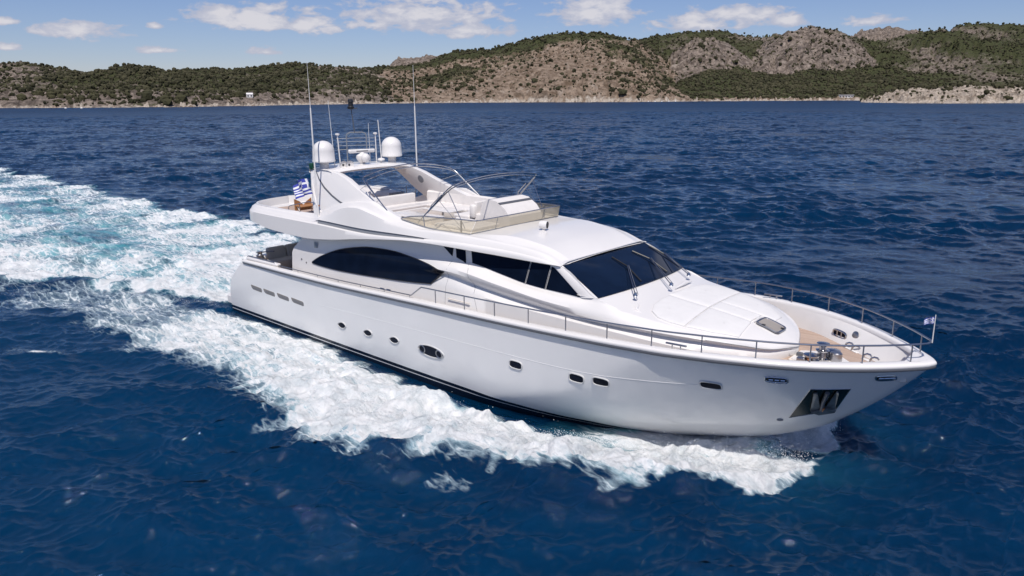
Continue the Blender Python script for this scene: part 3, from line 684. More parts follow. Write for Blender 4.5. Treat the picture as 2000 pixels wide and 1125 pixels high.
# bimini frames: folded stainless bows and struts
def bow(path_half, crown, r=.022):
    """path_half from the starboard foot to the starboard knuckle; mirrored over a crowned top"""
    P = [V3(*p) for p in path_half]; a = P[-1]; top = []
    for y in np.linspace(a.y, -a.y, 15)[1:-1]: top.append(V3(a.x, y, a.z + crown * (1 - (y / a.y) ** 2)))
    return P + top + [V3(p.x, -p.y, p.z) for p in reversed(P)]
def corner(p): return p
for name, paths in (('bimini_frame', [([(11.82, -2.44, 5.30), (10.25, -2.36, 6.42), (10.05, -2.30, 6.56), (9.98, -2.22, 6.63)], .30), ([(11.60, -2.42, 5.42), (10.35, -2.34, 6.36), (10.20, -2.26, 6.47), (10.15, -2.18, 6.53)], .30)]),
                    ('bimini_frame', [([(13.10, -2.38, 5.28), (14.45, -2.24, 6.50), (14.62, -2.18, 6.64), (14.72, -2.08, 6.70)], .17), ([(13.55, -2.34, 5.66), (14.40, -2.22, 6.40), (14.58, -2.15, 6.55), (14.70, -2.05, 6.62)], .17)])):
    fr_ = None
    for pth, cr_ in paths:
        o = part(name if fr_ is None else 'bow', MB().tube(bow(pth, cr_), .022, 8), steel, parent=fr_)
        if fr_ is None: fr_ = o
    if paths[0][0][0][0] < 12:
        for sd in (-1, 1):
            part('strut', MB().tube([(10.28, sd * 2.34, 6.36), (9.55, sd * 2.08, 6.10)], .012, 6), steel, parent=fr_)
            part('strut', MB().tube([(11.05, sd * 2.39, 5.86), (10.55, sd * 2.36, 5.66)], .012, 6), steel, parent=fr_)
    else:
        for sd in (-1, 1):
            part('strut', MB().tube([(14.44, sd * 2.20, 6.44), (15.1, sd * 2.10, 5.24)], .013, 6), satin, parent=fr_)
            part('strut', MB().tube([(14.05, sd * 2.26, 6.10), (15.02, sd * 2.14, 5.22)], .008, 6), satin, parent=fr_)
            part('strut_foot', MB().box((15.02, sd * 2.20, 5.32), (.05, .05, .40), bev=.015), darkgrey, parent=fr_)
            part('folded_bow', MB().tube([(13.62, sd * 2.32, 5.75), (13.68, sd * 2.26, 5.92), (14.12, sd * 2.20, 6.30)], .018, 6), steel, parent=fr_)
# handrails
def rail(name, path, posts, r=.018, m_=steel, pr=None, parent=None):
    o = part(name, MB().tube(path, r, 8), m_, parent=parent)
    for a, b in posts: part('post', MB().tube([a, b], pr or r * .85, 6), m_, parent=o)
    return o
rail('aft_rail', [(4.40, -2.0, 4.66), (4.38, -2.0, 4.93), (4.48, -2.0, 5.0), (5.9, -2.0, 5.30), (6.6, -2.02, 5.30), (7.0, -2.2, 5.18), (7.25, -2.3, 5.0)], [((5.25, -2.0, 4.66), (5.25, -2.0, 5.17))])
rail('aft_rail', [(4.40, 2.1, 4.9), (4.38, 2.1, 5.4), (4.5, 2.1, 5.45), (6.9, 2.3, 5.5)], [((5.6, 2.18, 4.9), (5.6, 2.18, 5.47))])
rail('side_rail', [(6.95, 2.4, 5.2), (6.95, 2.4, 5.62), (7.05, 2.4, 5.66), (7.7, 2.42, 5.64)], [((7.55, 2.42, 5.2), (7.55, 2.42, 5.64)), ((7.75, 2.42, 5.2), (7.75, 2.42, 5.66))], r=.02)
# domes on the arch
for sd, lab in ((-1, 'satellite dome with dark lettering'), (1, None)):
    c = (6.85, sd * 1.75, 0)
    prof = [(.17, 6.62), (.17, 6.90), (.24, 6.94), (.42, 6.96), (.455, 6.985), (.455, 7.03), (.44, 7.05), (.43, 7.40)] + [(.43 * cos(a), 7.40 + .40 * sin(a)) for a in np.linspace(.12, pi / 2, 10)]
    dm = part('satellite_dome', MB().lathe(prof, c, 32), gel, sharp=50)
    part('neck', MB().lathe([(.20, 6.60), (.20, 6.66), (.175, 6.68), (.175, 6.92)], c, 20), vinyl, parent=dm)
    if sd < 0:
        dm['label'] = lab
        cu = bpy.data.curves.new('lettering', 'FONT'); cu.body = 'IHS'; cu.size = .15; cu.extrude = .004; cu.align_x = 'CENTER'
        ob = bpy.data.objects.new('lettering', cu); COL.objects.link(ob); dg = bpy.context.evaluated_depsgraph_get(); me = bpy.data.meshes.new_from_object(ob.evaluated_get(dg)); bpy.data.objects.remove(ob)
        a = -2.25; mb = MB(); vs = []
        for v in me.vertices:
            th = a + v.co.x / .435; vs.append((6.85 + (.436 + v.co.z) * cos(th), -1.75 + (.436 + v.co.z) * sin(th), 7.17 + v.co.y))
        mb.add(vs, [tuple(p.vertices) for p in me.polygons]); part('lettering', mb, darkgrey, parent=dm, smooth=False)
part('side_lamp', MB().box((6.32, -1.98, 6.78), (.22, .16, .26), bev=.04), green)
# open-array radar
rd = part('radar', MB().lathe([(.20, 6.66), (.21, 6.74), (.10, 6.80), (.20, 6.92), (.26, 7.02), (.25, 7.12), (.12, 7.20), (.05, 7.26)], (7.05, 0, 0), 22), gel)
part('scanner_bar', MB().box((7.03, 0, 7.30), (.14, 1.18, .15), rotz=-.22, rotx=.0, bev=.05), gel, parent=rd)
part('bar_lettering', MB().box((7.105, -.02, 7.305), (.006, .52, .035), rotz=-.22), darkgrey, parent=rd)
part('camera_ball', MB().lathe([(.0, -.19), (.10, -.16), (.18, -.04), (.17, .08), (.09, .17), (0, .19)], (7.38, -.08, 7.04), 18), gel)
part('gps_puck', MB().lathe([(.04, 6.66), (.04, 6.84), (.16, 6.86), (.15, 6.92), (.05, 6.96), (0, 6.965)], (7.1, .95, 0), 16), gel)
for x, y in ((7.25, -1.22), (7.35, -1.0)):
    hn = part('horn', MB().lathe([(.03, -.30), (.05, -.1), (.09, .0), (.17, .06), (.175, .08)], (x + .12, y, 6.83), 20, axis=(.95, -.25, -.05)), gel)
    part('horn_mouth', MB().lathe([(.05, .035), (.155, .055)], (x + .12, y, 6.83), 20, axis=(.95, -.25, -.05)), vinyl, parent=hn)
for y, x, zt, r0_, r1_, cap in ((-1.32, 6.97, 9.35, .017, .006, 0), (-1.08, 7.01, 7.95, .025, .022, 1), (.6, 6.8, 8.40, .010, .008, 0), (1.0, 6.72, 7.90, .025, .022, 1), (1.22, 6.80, 8.52, .022, .016, 0)):
    lean = -.07 if zt > 7.95 and cap == 0 and y < 0 or cap == 1 and y < 0 or y > 1.1 else .0
    aa = part('aerial', MB().tube([(x, y, 6.68), (x + lean * (zt - 6.68), y, zt)], [r0_, r1_], 8), gel)
    if cap: part('aerial_cap', MB().lathe([(.02, 0), (.09, .06), (.085, .10), (0, .115)], (x + lean * (zt - 6.68), y, zt), 14), gel, parent=aa)
for sd in (-1, 1):
    x, y = 7.48, sd * 2.62
    wa = part('whip_aerial', MB().tube([(x, y, 4.78 if sd < 0 else 6.0), (x - .01, y, 9.08)], [.034, .026], 8), gel)
    part('whip', MB().tube([(x - .01, y, 9.06), (x - .02, y * 1.0, 10.78)], [.014, .006], 6), gel, parent=wa)
    part('aerial_clamp', MB().box((x - .02, y * .985, 5.35 if sd < 0 else 6.2), (.09, .1, .07), bev=.02), rust if sd < 0 else steel, parent=wa)
# stainless light mast with cage
ms = part('light_mast', MB().tube([(6.45, -.30, 6.70), (6.45, -.30, 7.90), (6.47, -.26, 8.0), (6.55, -.15, 8.05), (6.85, .22, 8.05), (6.93, .32, 8.0), (6.95, .34, 7.9), (6.95, .34, 7.25)], .024, 8), grey)
for z_ in (7.34, 7.50, 7.66, 7.80): part('cage_bar', MB().tube([(6.18, -.62, z_), (6.70, .02, z_ + .02), (7.16, .60, z_ + .01)], .009, 6), grey, parent=ms)
part('mast_pole', MB().tube([(6.66, -.02, 8.04), (6.62, -.10, 9.0)], [.024, .020], 6), darkgrey, parent=ms)
part('stay', MB().tube([(6.45, -.30, 6.7), (6.8, -.42, 6.68)], .012, 6), satin, parent=ms)
part('mast_lantern', MB().lathe([(.05, -.02), (.13, 0), (.14, .08), (.10, .12), (.10, .26), (.12, .28), (.10, .38), (.04, .40)], (6.63, -.12, 9.0), 12), black, parent=ms)
part('lantern_arm', MB().box((6.70, -.02, 9.02), (.34, .12, .05)), darkgrey, parent=ms)

# ================================================================== DECK FITTINGS
# guard rail round the foredeck
PX = [14.85, 16.2, 17.5, 18.85, 20.22, 21.6, 22.94, 24.22, 25.45, 26.55, 27.52, 28.37]
def capin(x, o=.09): 
    return max(float(YB(x)) - o, 0.0), float(ZS(x)) + .10
def railpt(x, dz=.46): y, z = capin(x); return (x, y, z + dz * (1 if x > 14.1 else 0))
xs = np.concatenate([[14.15, 14.3], np.linspace(14.85, 27.5, 44), [27.8, 28.1, 28.3, 28.45, 28.55, 28.62]])
stb = [(13.62, -(capin(13.62)[0]), capin(13.62)[1] + .10)] + [(x, -capin(x)[0], capin(x)[1] + .45) for x in xs] + [(28.66, 0, 3.78)]
port = [(x, -y, z) for x, y, z in reversed(stb[:-1])]
gr = part('guard_rail', MB().tube(stb + port, .024, 8), satin)
for sd in (-1, 1):
    for x in PX:
        y, z = capin(x); part('stanchion', MB().tube([(x, sd * y, z - .03), (x, sd * y, z + .03), (x - .005, sd * y, z + .44)], [.026, .018, .018], 8), satin, parent=gr)
    lowp = [(x, sd * capin(x)[0], capin(x)[1] + (.10)) for x in np.linspace(13.62, 5.2, 24)]
    lr = part('low_rail', MB().tube(lowp + [(5.1, sd * capin(5.1)[0], capin(5.1)[1] - .02)], .018, 7), satin)
    for x in np.linspace(13.55, 6.6, 6): part('post', MB().tube([(x, sd * capin(x)[0], capin(x)[1] - .02), (x, sd * capin(x)[0], capin(x)[1] + .1)], .012, 6), satin, parent=lr)
    for x in (12.0, 12.35): part('cleat', MB().tube([(x - .1, sd * 3.22, capin(x)[1] + .1), (x + .1, sd * 3.22, capin(x)[1] + .1)], .03, 7), satin)
    # stern quarter rail block
    sr = part('quarter_rail', MB().tube([(2.35, sd * 3.0, 2.50), (2.38, sd * 3.0, 2.66), (2.48, sd * 3.0, 2.70), (4.75, sd * 3.08, 2.745), (4.85, sd * 3.08, 2.60)], .022, 7), satin)
    part('quarter_block', MB().box((3.65, sd * 3.0, 2.62), (2.5, .22, .12), roty=-.018, bev=.05), gel, parent=sr)
    part('post', MB().tube([(3.5, sd * 3.03, 2.6), (3.5, sd * 3.03, 2.72)], .014, 6), satin, parent=sr)
    # midship bitt: a flat bar on two legs
    x = 23.58; y, z = capin(x, .12); c_ = part('mooring_bitt', MB().box((x, sd * y, z + .13), (.56, .06, .045), rotz=sd * -.13 * -1 if sd > 0 else .13 * 1, bev=.015), satin)
    for q in (-.1, .12): part('bitt_leg', MB().tube([(x + q, sd * (y - q * .13), z - .01), (x + q, sd * (y - q * .13), z + .12)], .018, 7), steel, parent=c_)
def liner_y(X, z):
    f = (z - float(ZD(X))) / (float(ZS(X)) + .03 - float(ZD(X))); return float(YB(X)) - (.203 + (float(foot_in(X)) - .203) * (1 - f) ** .9)
# foredeck: windlass on its white plate
zd = float(ZD(26.1)) + .004; WL = .66
pl = part('windlass', MB().prism([(25.55, -.42, zd), (25.95, -.62, zd), (26.35, -.62, zd), (26.75, -.25, zd), (26.85, .25, zd), (26.45, .62, zd), (26.0, .62, zd), (25.55, .35, zd)], (0, 0, .025)), gel, sharp=30)
part('drum', MB().lathe([(.20, 0.013), (.20, 0.066), (.13, 0.092), (.11, 0.238), (.17, 0.264), (.175, 0.290), (.10, 0.310)], (26.2, .0, zd), 24), steel, parent=pl)
part('capstan', MB().lathe([(.10, 0.290), (.085, 0.396), (.11, 0.436), (.16, 0.455), (.16, 0.475), (.06, 0.495), (.0, 0.495)], (26.2, .0, zd), 24), steel, parent=pl)
part('gypsy', MB().lathe([(.18, 0.013), (.20, 0.079), (.13, 0.132), (.20, 0.185), (.20, 0.224), (.08, 0.251), (0, 0.251)], (26.05, -.36, zd), 24), steel, parent=pl)
part('gypsy', MB().lathe([(.18, 0.013), (.20, 0.079), (.13, 0.132), (.20, 0.185), (.20, 0.224), (.08, 0.251), (0, 0.251)], (26.35, .34, zd), 24), steel, parent=pl)
part('gearbox', MB().lathe([(.14, 0.000), (.15, 0.033), (.15, 0.238), (.12, 0.264), (0, 0.264)], (26.52, .12, zd), 20), satin, parent=pl)
for q in (-.07, .07): part('chain', MB().tube([(26.05 + q, -.48, zd + .16), (26.2 + q, -.62, zd + .08), (26.35 + q, -.80, zd + .04)], [.035, .03, .03], 7), rust if q < 0 else darkgrey, parent=pl)
part('chain_stopper', MB().box((25.85, -.52, zd + .08), (.22, .16, .14), bev=.03), satin, parent=pl)
part('switch_box', MB().box((25.66, -.1, zd + .07), (.16, .12, .1), bev=.02), darkgrey, parent=pl)
mb = MB(); mb.prism([(25.50, -.50, zd - .002), (25.95, -.70, zd - .002), (26.38, -.70, zd - .002), (26.84, -.28, zd - .002), (26.94, .28, zd - .002), (26.48, .70, zd - .002), (25.96, .70, zd - .002), (25.50, .42, zd - .002)], (0, 0, .004)); part('teak_margin', mb, cream, parent=pl, smooth=False)
for x, y, a in ((26.55, 1.33, -.62), (27.2, .70, -.6), (26.55, -1.33, .62), (27.2, -.70, .6)):
    fl_ = part('deck_chock', MB().box((x, y, zd + .012), (.55, .13, .025), rotz=a, bev=.01), gel)
    for q in (-.15, .12):
        px, py = x + q * cos(a), y + q * sin(a)
        part('horn_cleat', MB().tube([(px - .08, py, zd + .03), (px - .05, py, zd + .13), (px + .02, py, zd + .17), (px + .10, py, zd + .16), (px + .13, py, zd + .12)], .028, 8), steel, parent=fl_)
for sd in (-1, 1):
    X = 26.06; p = V3(X, sd * (liner_y(X, 2.93) - .01), 2.93); nrm = V3(-.5, -sd * .85, .1).normalized(); tg = V3(.83, -sd * .52, 0)
    fr_ = part('fairlead_inner', MB().tube([tuple(p + tg * (.26 * (abs(cos(a)) ** .6) * math.copysign(1, cos(a))) + V3(0, 0, .10 * (abs(sin(a)) ** .6) * math.copysign(1, sin(a))) + nrm * .03) for a in np.linspace(0, 2 * pi, 24, endpoint=False)], .028, 7, closed=True), steel)
    mb = MB(); pts = [tuple(p + tg * a + V3(0, 0, b) + nrm * .02) for a, b in ((-.25, -.09), (.25, -.09), (.25, .09), (-.25, .09))]; mb.add(pts, [(0, 1, 2, 3)]); part('slot', mb, glass, parent=fr_)
    for q in (-.08, .09): part('roller', MB().tube([tuple(p + tg * q + V3(0, 0, -.09) + nrm * .04), tuple(p + tg * q + V3(0, 0, .09) + nrm * .04)], .022, 7), steel, parent=fr_)
    X = 26.52; p = V3(X, sd * (liner_y(X, 3.04) - .005), 3.04); nrm = V3(-.55, -sd * .8, .25).normalized()
    part('deck_filler', MB().lathe([(.12, 0), (.12, .02), (.09, .03), (.02, .035), (0, .02)], tuple(p), 20, axis=tuple(nrm)), satin)
# hatch in the coachroof
def rz(x, y, o=0.0): return float(roof_z(np.array([x]), np.array([y]))[0]) + o
hc, ha = V3(24.76, .06, 0), .0
def hpt(a, b, o): x, y = hc.x + a, hc.y + b; return (x, y, rz(x, y, o))
part('hatch', MB().tube([hpt(a, b, .05) for a, b in outline(.62, .62, 7, 28)], .03, 7, closed=True), satin)
mb = MB(); mb.grid([[hpt(a, b, .058) for b in np.linspace(-.29, .29, 5)] for a in np.linspace(-.29, .29, 5)])
smoke = mat('smoked_acrylic', (.30, .27, .24), .08, var=.1); ht = [o for o in yacht.children if o.name.startswith('hatch')][0]
part('hatch_pane', mb, smoke, parent=ht)
for a, b in ((-.1, -.30), (.28, .1)): x, y, z_ = hpt(a, b, .07); part('hinge', MB().box((x, y, z_), (.10, .06, .04), bev=.01), black, parent=ht)
part('vent_cowl', MB().tube([hpt(-.37, -.26, .04), hpt(-.385, 0, .06), hpt(-.37, .26, .04)], [.02, .04, .02], 7), gel)
# stern: cockpit settee and details
st_ = part('cockpit_settee', MB().box((2.55, 0, 2.05), (.8, 4.0, .55), bev=.08), shadeg)
for k in range(4):
    part('backrest', MB().box((2.15, -1.45 + k * .97, 2.48), (.26, .94, .72), roty=-.18, bev=.10), shadeg, parent=st_)
blk('seat_locker', (1.75, 0, 2.1), (.5, 4.6, .7), gel)
part('stern_winch', MB().lathe([(.16, 2.35), (.17, 2.55), (.10, 2.6), (.13, 2.72), (0, 2.74)], (2.1, -2.25, 0), 16), satin)
part('boat_hook', MB().tube([(1.75, -2.2, 2.62), (2.9, -2.0, 2.80)], .03, 7), darkgrey)

# ================================================================== THINGS CARRIED ABOARD
def cushion(poly, name, label, h=.048):
    """pad lying on the coachroof: poly in plan"""
    n = len(poly); P = [Vector((*p, 0)) for p in poly]; cx, cy = sum(p.x for p in P) / n, sum(p.y for p in P) / n
    dense = []
    for i in range(n):
        a, b = P[i], P[(i + 1) % n]; k = max(2, int((b - a).length / .12))
        for q in range(k): dense.append(a.lerp(b, q / k))
    def ring(k, o, inset): 
        r_ = []
        for p in dense:
            d = Vector((p.x - cx, p.y - cy, 0)); l_ = d.length; f_ = max(0, (l_ - inset) / l_) * k; x, y = cx + d.x * f_, cy + d.y * f_
            r_.append((x, y, rz(x, y, o)))
        return r_
    G = [ring(1, -.01, .006), ring(1, .03, 0), ring(1, h - .012, .006), ring(1, h, .03), ring(.85, h + .008, .03), ring(.6, h + .012, .02), ring(.3, h + .012, 0), ring(.02, h + .012, 0)]
    mb = MB(); mb.grid(G, close_v=True); o = build(name, mb, padm, None, sharp=50); return tag(o, label, 'cushion', 'sun pads on the foredeck')
g_ = .012
ym = -.30
cushion([(21.80, -.75), (21.88, -1.35), (22.08, -1.80), (22.42, -2.06), (22.78, -2.10), (23.22, -2.03), (23.05, ym - g_), (21.80, ym - g_)], 'sun_pad', 'off-white sun pad with rounded corner nearest the wheelhouse side windows')
cushion([(21.78, ym + g_), (23.05, ym + g_), (22.95, 2.02), (22.3, 2.05), (21.9, 1.70), (21.78, .8)], 'sun_pad', 'broad white sun pad on the far side just ahead of the windscreen')
cushion([(23.08, ym - g_), (23.25, -2.02), (23.9, -1.80), (24.50, -1.42), (24.40, -.72), (24.34, ym - g_)], 'sun_pad', 'off-white sun pad between the near guard rail and the deck hatch')
cushion([(23.08, ym + g_), (24.30, ym + g_), (24.30, .44), (23.05, .44)], 'sun_pad', 'small white sun pad directly behind the deck hatch')
cushion([(23.05, .47), (24.70, .47), (24.66, 1.05), (24.25, 1.45), (23.6, 1.80), (22.98, 2.0)], 'sun_pad', 'white sun pad on the far side beside the deck hatch')

def flag(name, hoist_top, hoist_bot, fly, w_, label, sag, seed):
    """nine-striped blue and white ensign with a cross in the canton, rippling"""
    ht_, hb_, fl2 = Vector(hoist_top), Vector(hoist_bot), Vector(fly); nx, ny = 54, 36; mb = MB(); side = fl2.cross(ht_ - hb_).normalized()
    vs = []
    for i in range(nx + 1):
        for j in range(ny + 1):
            u, v = i / nx, j / ny; p = ht_.lerp(hb_, v) + fl2 * u
            p += side * w_ * (.10 * sin(u * 9 + v * 2 + seed) * u ** .6 + .04 * sin(u * 17 - v * 4)) ; p.z -= sag * u ** 1.6 * (1 + .25 * v); p += (ht_ - hb_) * (.10 * u * sin(v * 5 + u * 4)); vs.append(tuple(p))
    fs, mi = [], []
    for i in range(nx):
        for j in range(ny):
            fs.append((i * (ny + 1) + j, (i + 1) * (ny + 1) + j, (i + 1) * (ny + 1) + j + 1, i * (ny + 1) + j + 1))
            u, s_ = (i + .5) / nx, int((j + .5) / ny * 9)
            blue_ = s_ % 2 == 0
            if u < 10 / 27 and s_ < 5: blue_ = not (s_ == 2 or 4 / 27 < u < 6 / 27)
            mi.append(0 if blue_ else 1)
    mb.v = vs; mb.f = fs; mb.mi = mi
    o = build(name, mb, [blue, fwhite], None, sharp=None, weld=False); return tag(o, label, 'flag')
flag('flag', (6.98, -2.64, 6.38), (7.20, -2.64, 5.80), (-1.10, .02, -.02), 1.0, 'large blue and white striped flag with white cross by the radar arch', .30, .4)
flag('flag', (28.66, 0, 4.40), (28.66, 0, 4.24), (-.21, -.02, -.02), .3, 'tiny blue and white striped flag on the bow staff', .06, 1.2)
part('flag_staff', MB().tube([(28.68, 0, 3.76), (28.67, 0, 4.46)], [.014, .010], 7), gel)
part('halyard', MB().tube([(7.22, -2.64, 6.36), (7.45, -2.63, 6.5)], .006, 4), gel)
# folding chair on the aft upper deck
ch = empty('folding_chair', (4.7, -1.35, 4.62)); tag(ch, 'tan folding chairs frame with brown canvas back on the aft upper deck', 'chair')
ch['label'] = 'folding chair with tan brown canvas on the aft upper deck'
build('backrest', MB().prism([(-.22, -.42, .12), (-.22, .42, .12), (-.22, .42, .62), (-.22, .2, .50), (-.22, .02, .34), (-.22, -.18, .52), (-.22, -.42, .64)], (.04, 0, 0)), brown, ch, smooth=False)
build('seat', MB().box((.05, 0, .34), (.48, .8, .05), bev=.02), brown, ch)
for a in (-.36, .36):
    for b in (-.2, .24): build('leg', MB().tube([(b, a, 0), (-b * .6, a, .36)], .018, 6), cream, ch)
# rolled white tender cover at the far aft corner
td = empty('tender', (4.9, 2.3, 5.0)); tag(td, 'small white tender stowed on the far side of the aft upper deck', 'tender')
mb = MB(); rows = []
for x, w2, zt in ((-1.5, .05, .1), (-1.42, .30, .30), (-1.1, .46, .42), (-.2, .50, .40), (.9, .48, .34), (1.5, .44, .32)):
    rows.append([(x, -w2, 0), (x, -w2 * 1.05, zt * .5), (x, -w2 * .8, zt * .92), (x, 0, zt), (x, w2 * .8, zt * .92), (x, w2 * 1.05, zt * .5), (x, w2, 0)])
mb.grid(rows); hb = build('hull', mb, vinyl, td)
build('transom', MB().box((1.52, 0, .16), (.08, .86, .30), bev=.02), grey, td); build('seat', MB().box((.3, 0, .40), (.9, .5, .14), bev=.06), padm, td); build('bow_handle', MB().tube([(-1.25, -.28, .34), (-1.45, -.1, .40), (-1.45, .1, .40), (-1.25, .28, .34)], .015, 6), darkgrey, td)

# ================================================================== SEA
def spec_tile(N, Lm, lmin, lmax, wang, spread, slope, seed):
    g = np.random.default_rng(seed); k1 = 2 * pi * np.fft.fftfreq(N, Lm / N); kx, ky = np.meshgrid(k1, k1); k = np.hypot(kx, ky); k[0, 0] = 1e-6
    lam = 2 * pi / k; a = k ** (-slope) * np.exp(-(lmin / lam) ** 4 * .7) * (1 / (1 + (lam / lmax) ** 6))
    if spread: a = a * (np.abs(np.cos(np.arctan2(ky, kx) - wang)) ** spread + .06)
    h = a * (g.normal(size=k.shape) + 1j * g.normal(size=k.shape)); h[0, 0] = 0
    z = np.fft.ifft2(h).real; s_ = z.std()
    dx = np.fft.ifft2(-1j * kx / k * h).real; dy = np.fft.ifft2(-1j * ky / k * h).real
    return np.stack([z, dx, dy]) / s_, Lm
def samp(tile, x, y, rot=0.0, comp=(0, 1, 2)):
    A, Lm = tile; N = A.shape[1]; c, s_ = cos(rot), sin(rot)
    u = ((x * c + y * s_) / Lm * N) % N; v = ((-x * s_ + y * c) / Lm * N) % N
    i = u.astype(np.int64); j = v.astype(np.int64); fu = u - i; fv = v - j; i %= N; j %= N; i1 = (i + 1) % N; j1 = (j + 1) % N
    o = [A[q][j, i] * (1 - fu) * (1 - fv) + A[q][j, i1] * fu * (1 - fv) + A[q][j1, i] * (1 - fu) * fv + A[q][j1, i1] * fu * fv for q in comp]
    if len(o) == 3: o = [o[0], o[1] * c - o[2] * s_, o[1] * s_ + o[2] * c]
    return o
wind = math.atan2(.80, -.60)
tA = spec_tile(512, 61.0, 2.2, 8.5, wind, 3, 1.6, 1); tA2 = spec_tile(512, 43.7, 2.0, 6.0, wind + .5, 3, 1.6, 2)
tB = spec_tile(512, 23.3, .75, 2.6, wind - .2, 2, 1.5, 3); tC = spec_tile(512, 9.1, .22, .8, wind + .15, 1.5, 1.4, 4)
tF = spec_tile(512, 27.0, .30, 3.0, 0, 0, 1.7, 5); tG = spec_tile(512, 57.0, 2.5, 14.0, 0, 0, 1.6, 6)
ang = np.radians(np.concatenate([np.arange(-265, -95, 2.0), np.arange(-95, -84, .25), np.arange(-84, 2, .062), np.arange(2, 12, .25), np.arange(12, 94, 2.0)]))
rad = [.5, 3, 6, 8, 9.5, 10.5]; r_ = 11.0
while r_ < 420: rad.append(r_); r_ += min(max(9e-5 * r_ * r_, .045), .0042 * r_)
while r_ < 16000: rad.append(r_); r_ *= 1.03
rad = np.array(rad); AA, RR = np.meshgrid(ang, rad); sx = CAM.x + RR * np.sin(AA); sy = CAM.y + RR * np.cos(AA)
def wake_fields(x, y):
    """foam density, aeration and height of the water disturbed by the yacht"""
    ay = np.abs(y)
    yo = np.interp(x, [-90, -30, -9, -5, -1, 4, 7.8, 12, 14.5, 17, 19.4, 21.7, 23.5, 24.8, 25.9, 26.5], [12, 10.5, 10, 9.5, 8.7, 8.9, 8.4, 8.4, 8.4, 7.7, 6.9, 5.6, 4.8, 3.7, 2.6, 1.2])
    yo = yo + np.interp(x, [4, 10, 16, 21, 24, 25.8, 26.4], [0, .15, .45, .8, .75, .25, 0])
    hw = np.where((x > .55) & (x < 24.9), hull_y(np.clip(x, .6, 24.9), np.zeros_like(x)), 0)
    yi = np.interp(x, [-60, -14, -9, -3, 1, 6, 12, 14, 17.5, 20, 22.5, 24.3, 25.3, 26.5], [9, 8.0, 5.6, 3.7, 3.4, 3.3, 3.15, 3.3, 3.6, 3.3, 2.3, 1.2, .1, 0])
    n_big = samp(tG, x, y, .4, (0,))[0]; n_sm = samp(tF, x, y, 0, (0,))[0]
    jit = .55 * n_big * np.interp(x, [-20, 10, 20, 26], [1.5, 1.0, .55, .3]) + .30 * n_sm + .16 * samp(tB, x, y, .8, (0,))[0]
    din = (ay - yi) + .35 * jit; dou = (yo - ay) + np.where(x > 5, np.clip(jit, -.55, .40), jit)
    soft = np.interp(x, [6, 14, 23, 26], [1.5, 1.35, 1.1, .7]); band = np.clip(din / .55, 0, 1) * np.clip(dou / soft + .32, 0, 1) ** .8
    dens = np.interp(x, [-60, -20, -8, -2, 3, 8, 12, 16, 24, 26.3, 26.6], [.0, .18, .42, .56, .66, .78, .90, .98, 1.0, .95, 0])
    edge_ = np.clip(1 - np.abs(ay - yi - .8) / 1.6, 0, 1) * np.interp(x, [-20, -10, -2, 1, 4], [0, .2, .25, .2, 0])
    mid = np.interp((ay - yi) / np.maximum(yo - yi, .5), [0, .25, .6, 1], [1, .93, .9, .86])
    mid = np.where(x < 10, mid + .12 * n_big, mid)
    F = band * dens * mid
    # churned stern wash
    ww = np.interp(-x, [-.6, 1.6, 4.5, 8.1, 10.7, 12.8, 20, 60, 140], [2.7, 3.7, 4.6, 5.6, 7.2, 8.6, 9.3, 10, 12])
    q = ay / ww; ins = np.clip((1.06 - q) / .16 + .5 * n_big + .2 * n_sm, 0, 1) * np.clip((.75 - x) / .4, 0, 1)
    wd = np.interp(-x, [-1, 0, 6, 14, 25, 45, 90, 160], [1.0, .93, .84, .72, .66, .60, .52, .40])
    prof = np.interp(q, [0, .25, .55, .8, .95, 1.05], [.80, .84, .86, 1.0, 1.12, .85])
    W = ins * wd * (prof * np.interp(-x, [0, 5], [1.12, 1]) + .17 * n_big + .06 * n_sm)
    aer = ins * np.interp(-x, [-1, 3, 20, 60, 160], [.95, 1.0, 1.0, .85, .5]) * np.clip(1.15 - q * .45, 0, 1)
    aer = np.maximum(aer, band * np.clip((F - .35) * 3, 0, 1) * np.interp(x, [-20, 0, 6, 14, 20, 25.6, 26.1], [.05, .12, .28, .5, .55, .4, 0]))
    inner = np.where(ay > yi, np.clip(1 - (ay - yi) / 1.0, 0, 1), 1) * np.interp(x, [19, 20.5, 22, 24.5, 25.3, 25.9], [0, .55, .8, .95, .75, 0]) * (.85 + .2 * n_big)      # thin sheet thrown off the bow
    aer = np.maximum(aer, .10 * np.exp(-((x - 26.2) / 1.7) ** 2 - (ay / 2.6) ** 2))  # aerated water round the bow; its paler colour also lightens the hull's shadow
    F = np.maximum(np.maximum(F, W), inner * np.interp(x, [19.5, 20.5, 23.6, 24.4, 25.2], [.8, 1.05, 1.05, .95, .78])); aer = np.maximum(aer, inner * .9)
    # height
    yc = yi + (yo - yi) * .70
    crest = np.interp(x, [-10, 2, 9, 14, 18, 21.5, 24, 25.6, 26.5], [0, .10, .22, .38, .56, .74, .66, .32, 0])
    H = crest * np.exp(-((ay - yc) / np.maximum((yo - yi) * .36, .35)) ** 2)
    H -= np.interp(x, [0, 10, 15, 18, 20.5, 22.5, 24, 25], [.12, .12, .28, .36, .26, .16, -.05, -.15]) * np.exp(-np.maximum(ay - hw, 0) ** 2 / .9) * (x < 25.2) * (x > -1)
    H += np.interp(-x, [-1, 0, 3, 9, 22, 40], [-.1, -.05, .18, .34, .12, 0]) * np.exp(-(ay / 3.2) ** 2)
    H += np.interp(-x, [-1, 2, 9, 20, 60], [0, .16, .26, .14, 0]) * np.exp(-((ay - ww * .93) / .9) ** 2)
    return F, aer, H, hw, n_sm
z = np.zeros_like(sx); dxx = np.zeros_like(sx); dyy = np.zeros_like(sx)
fade = lambda a, b: np.clip((b - RR) / (b - a), 0, 1)
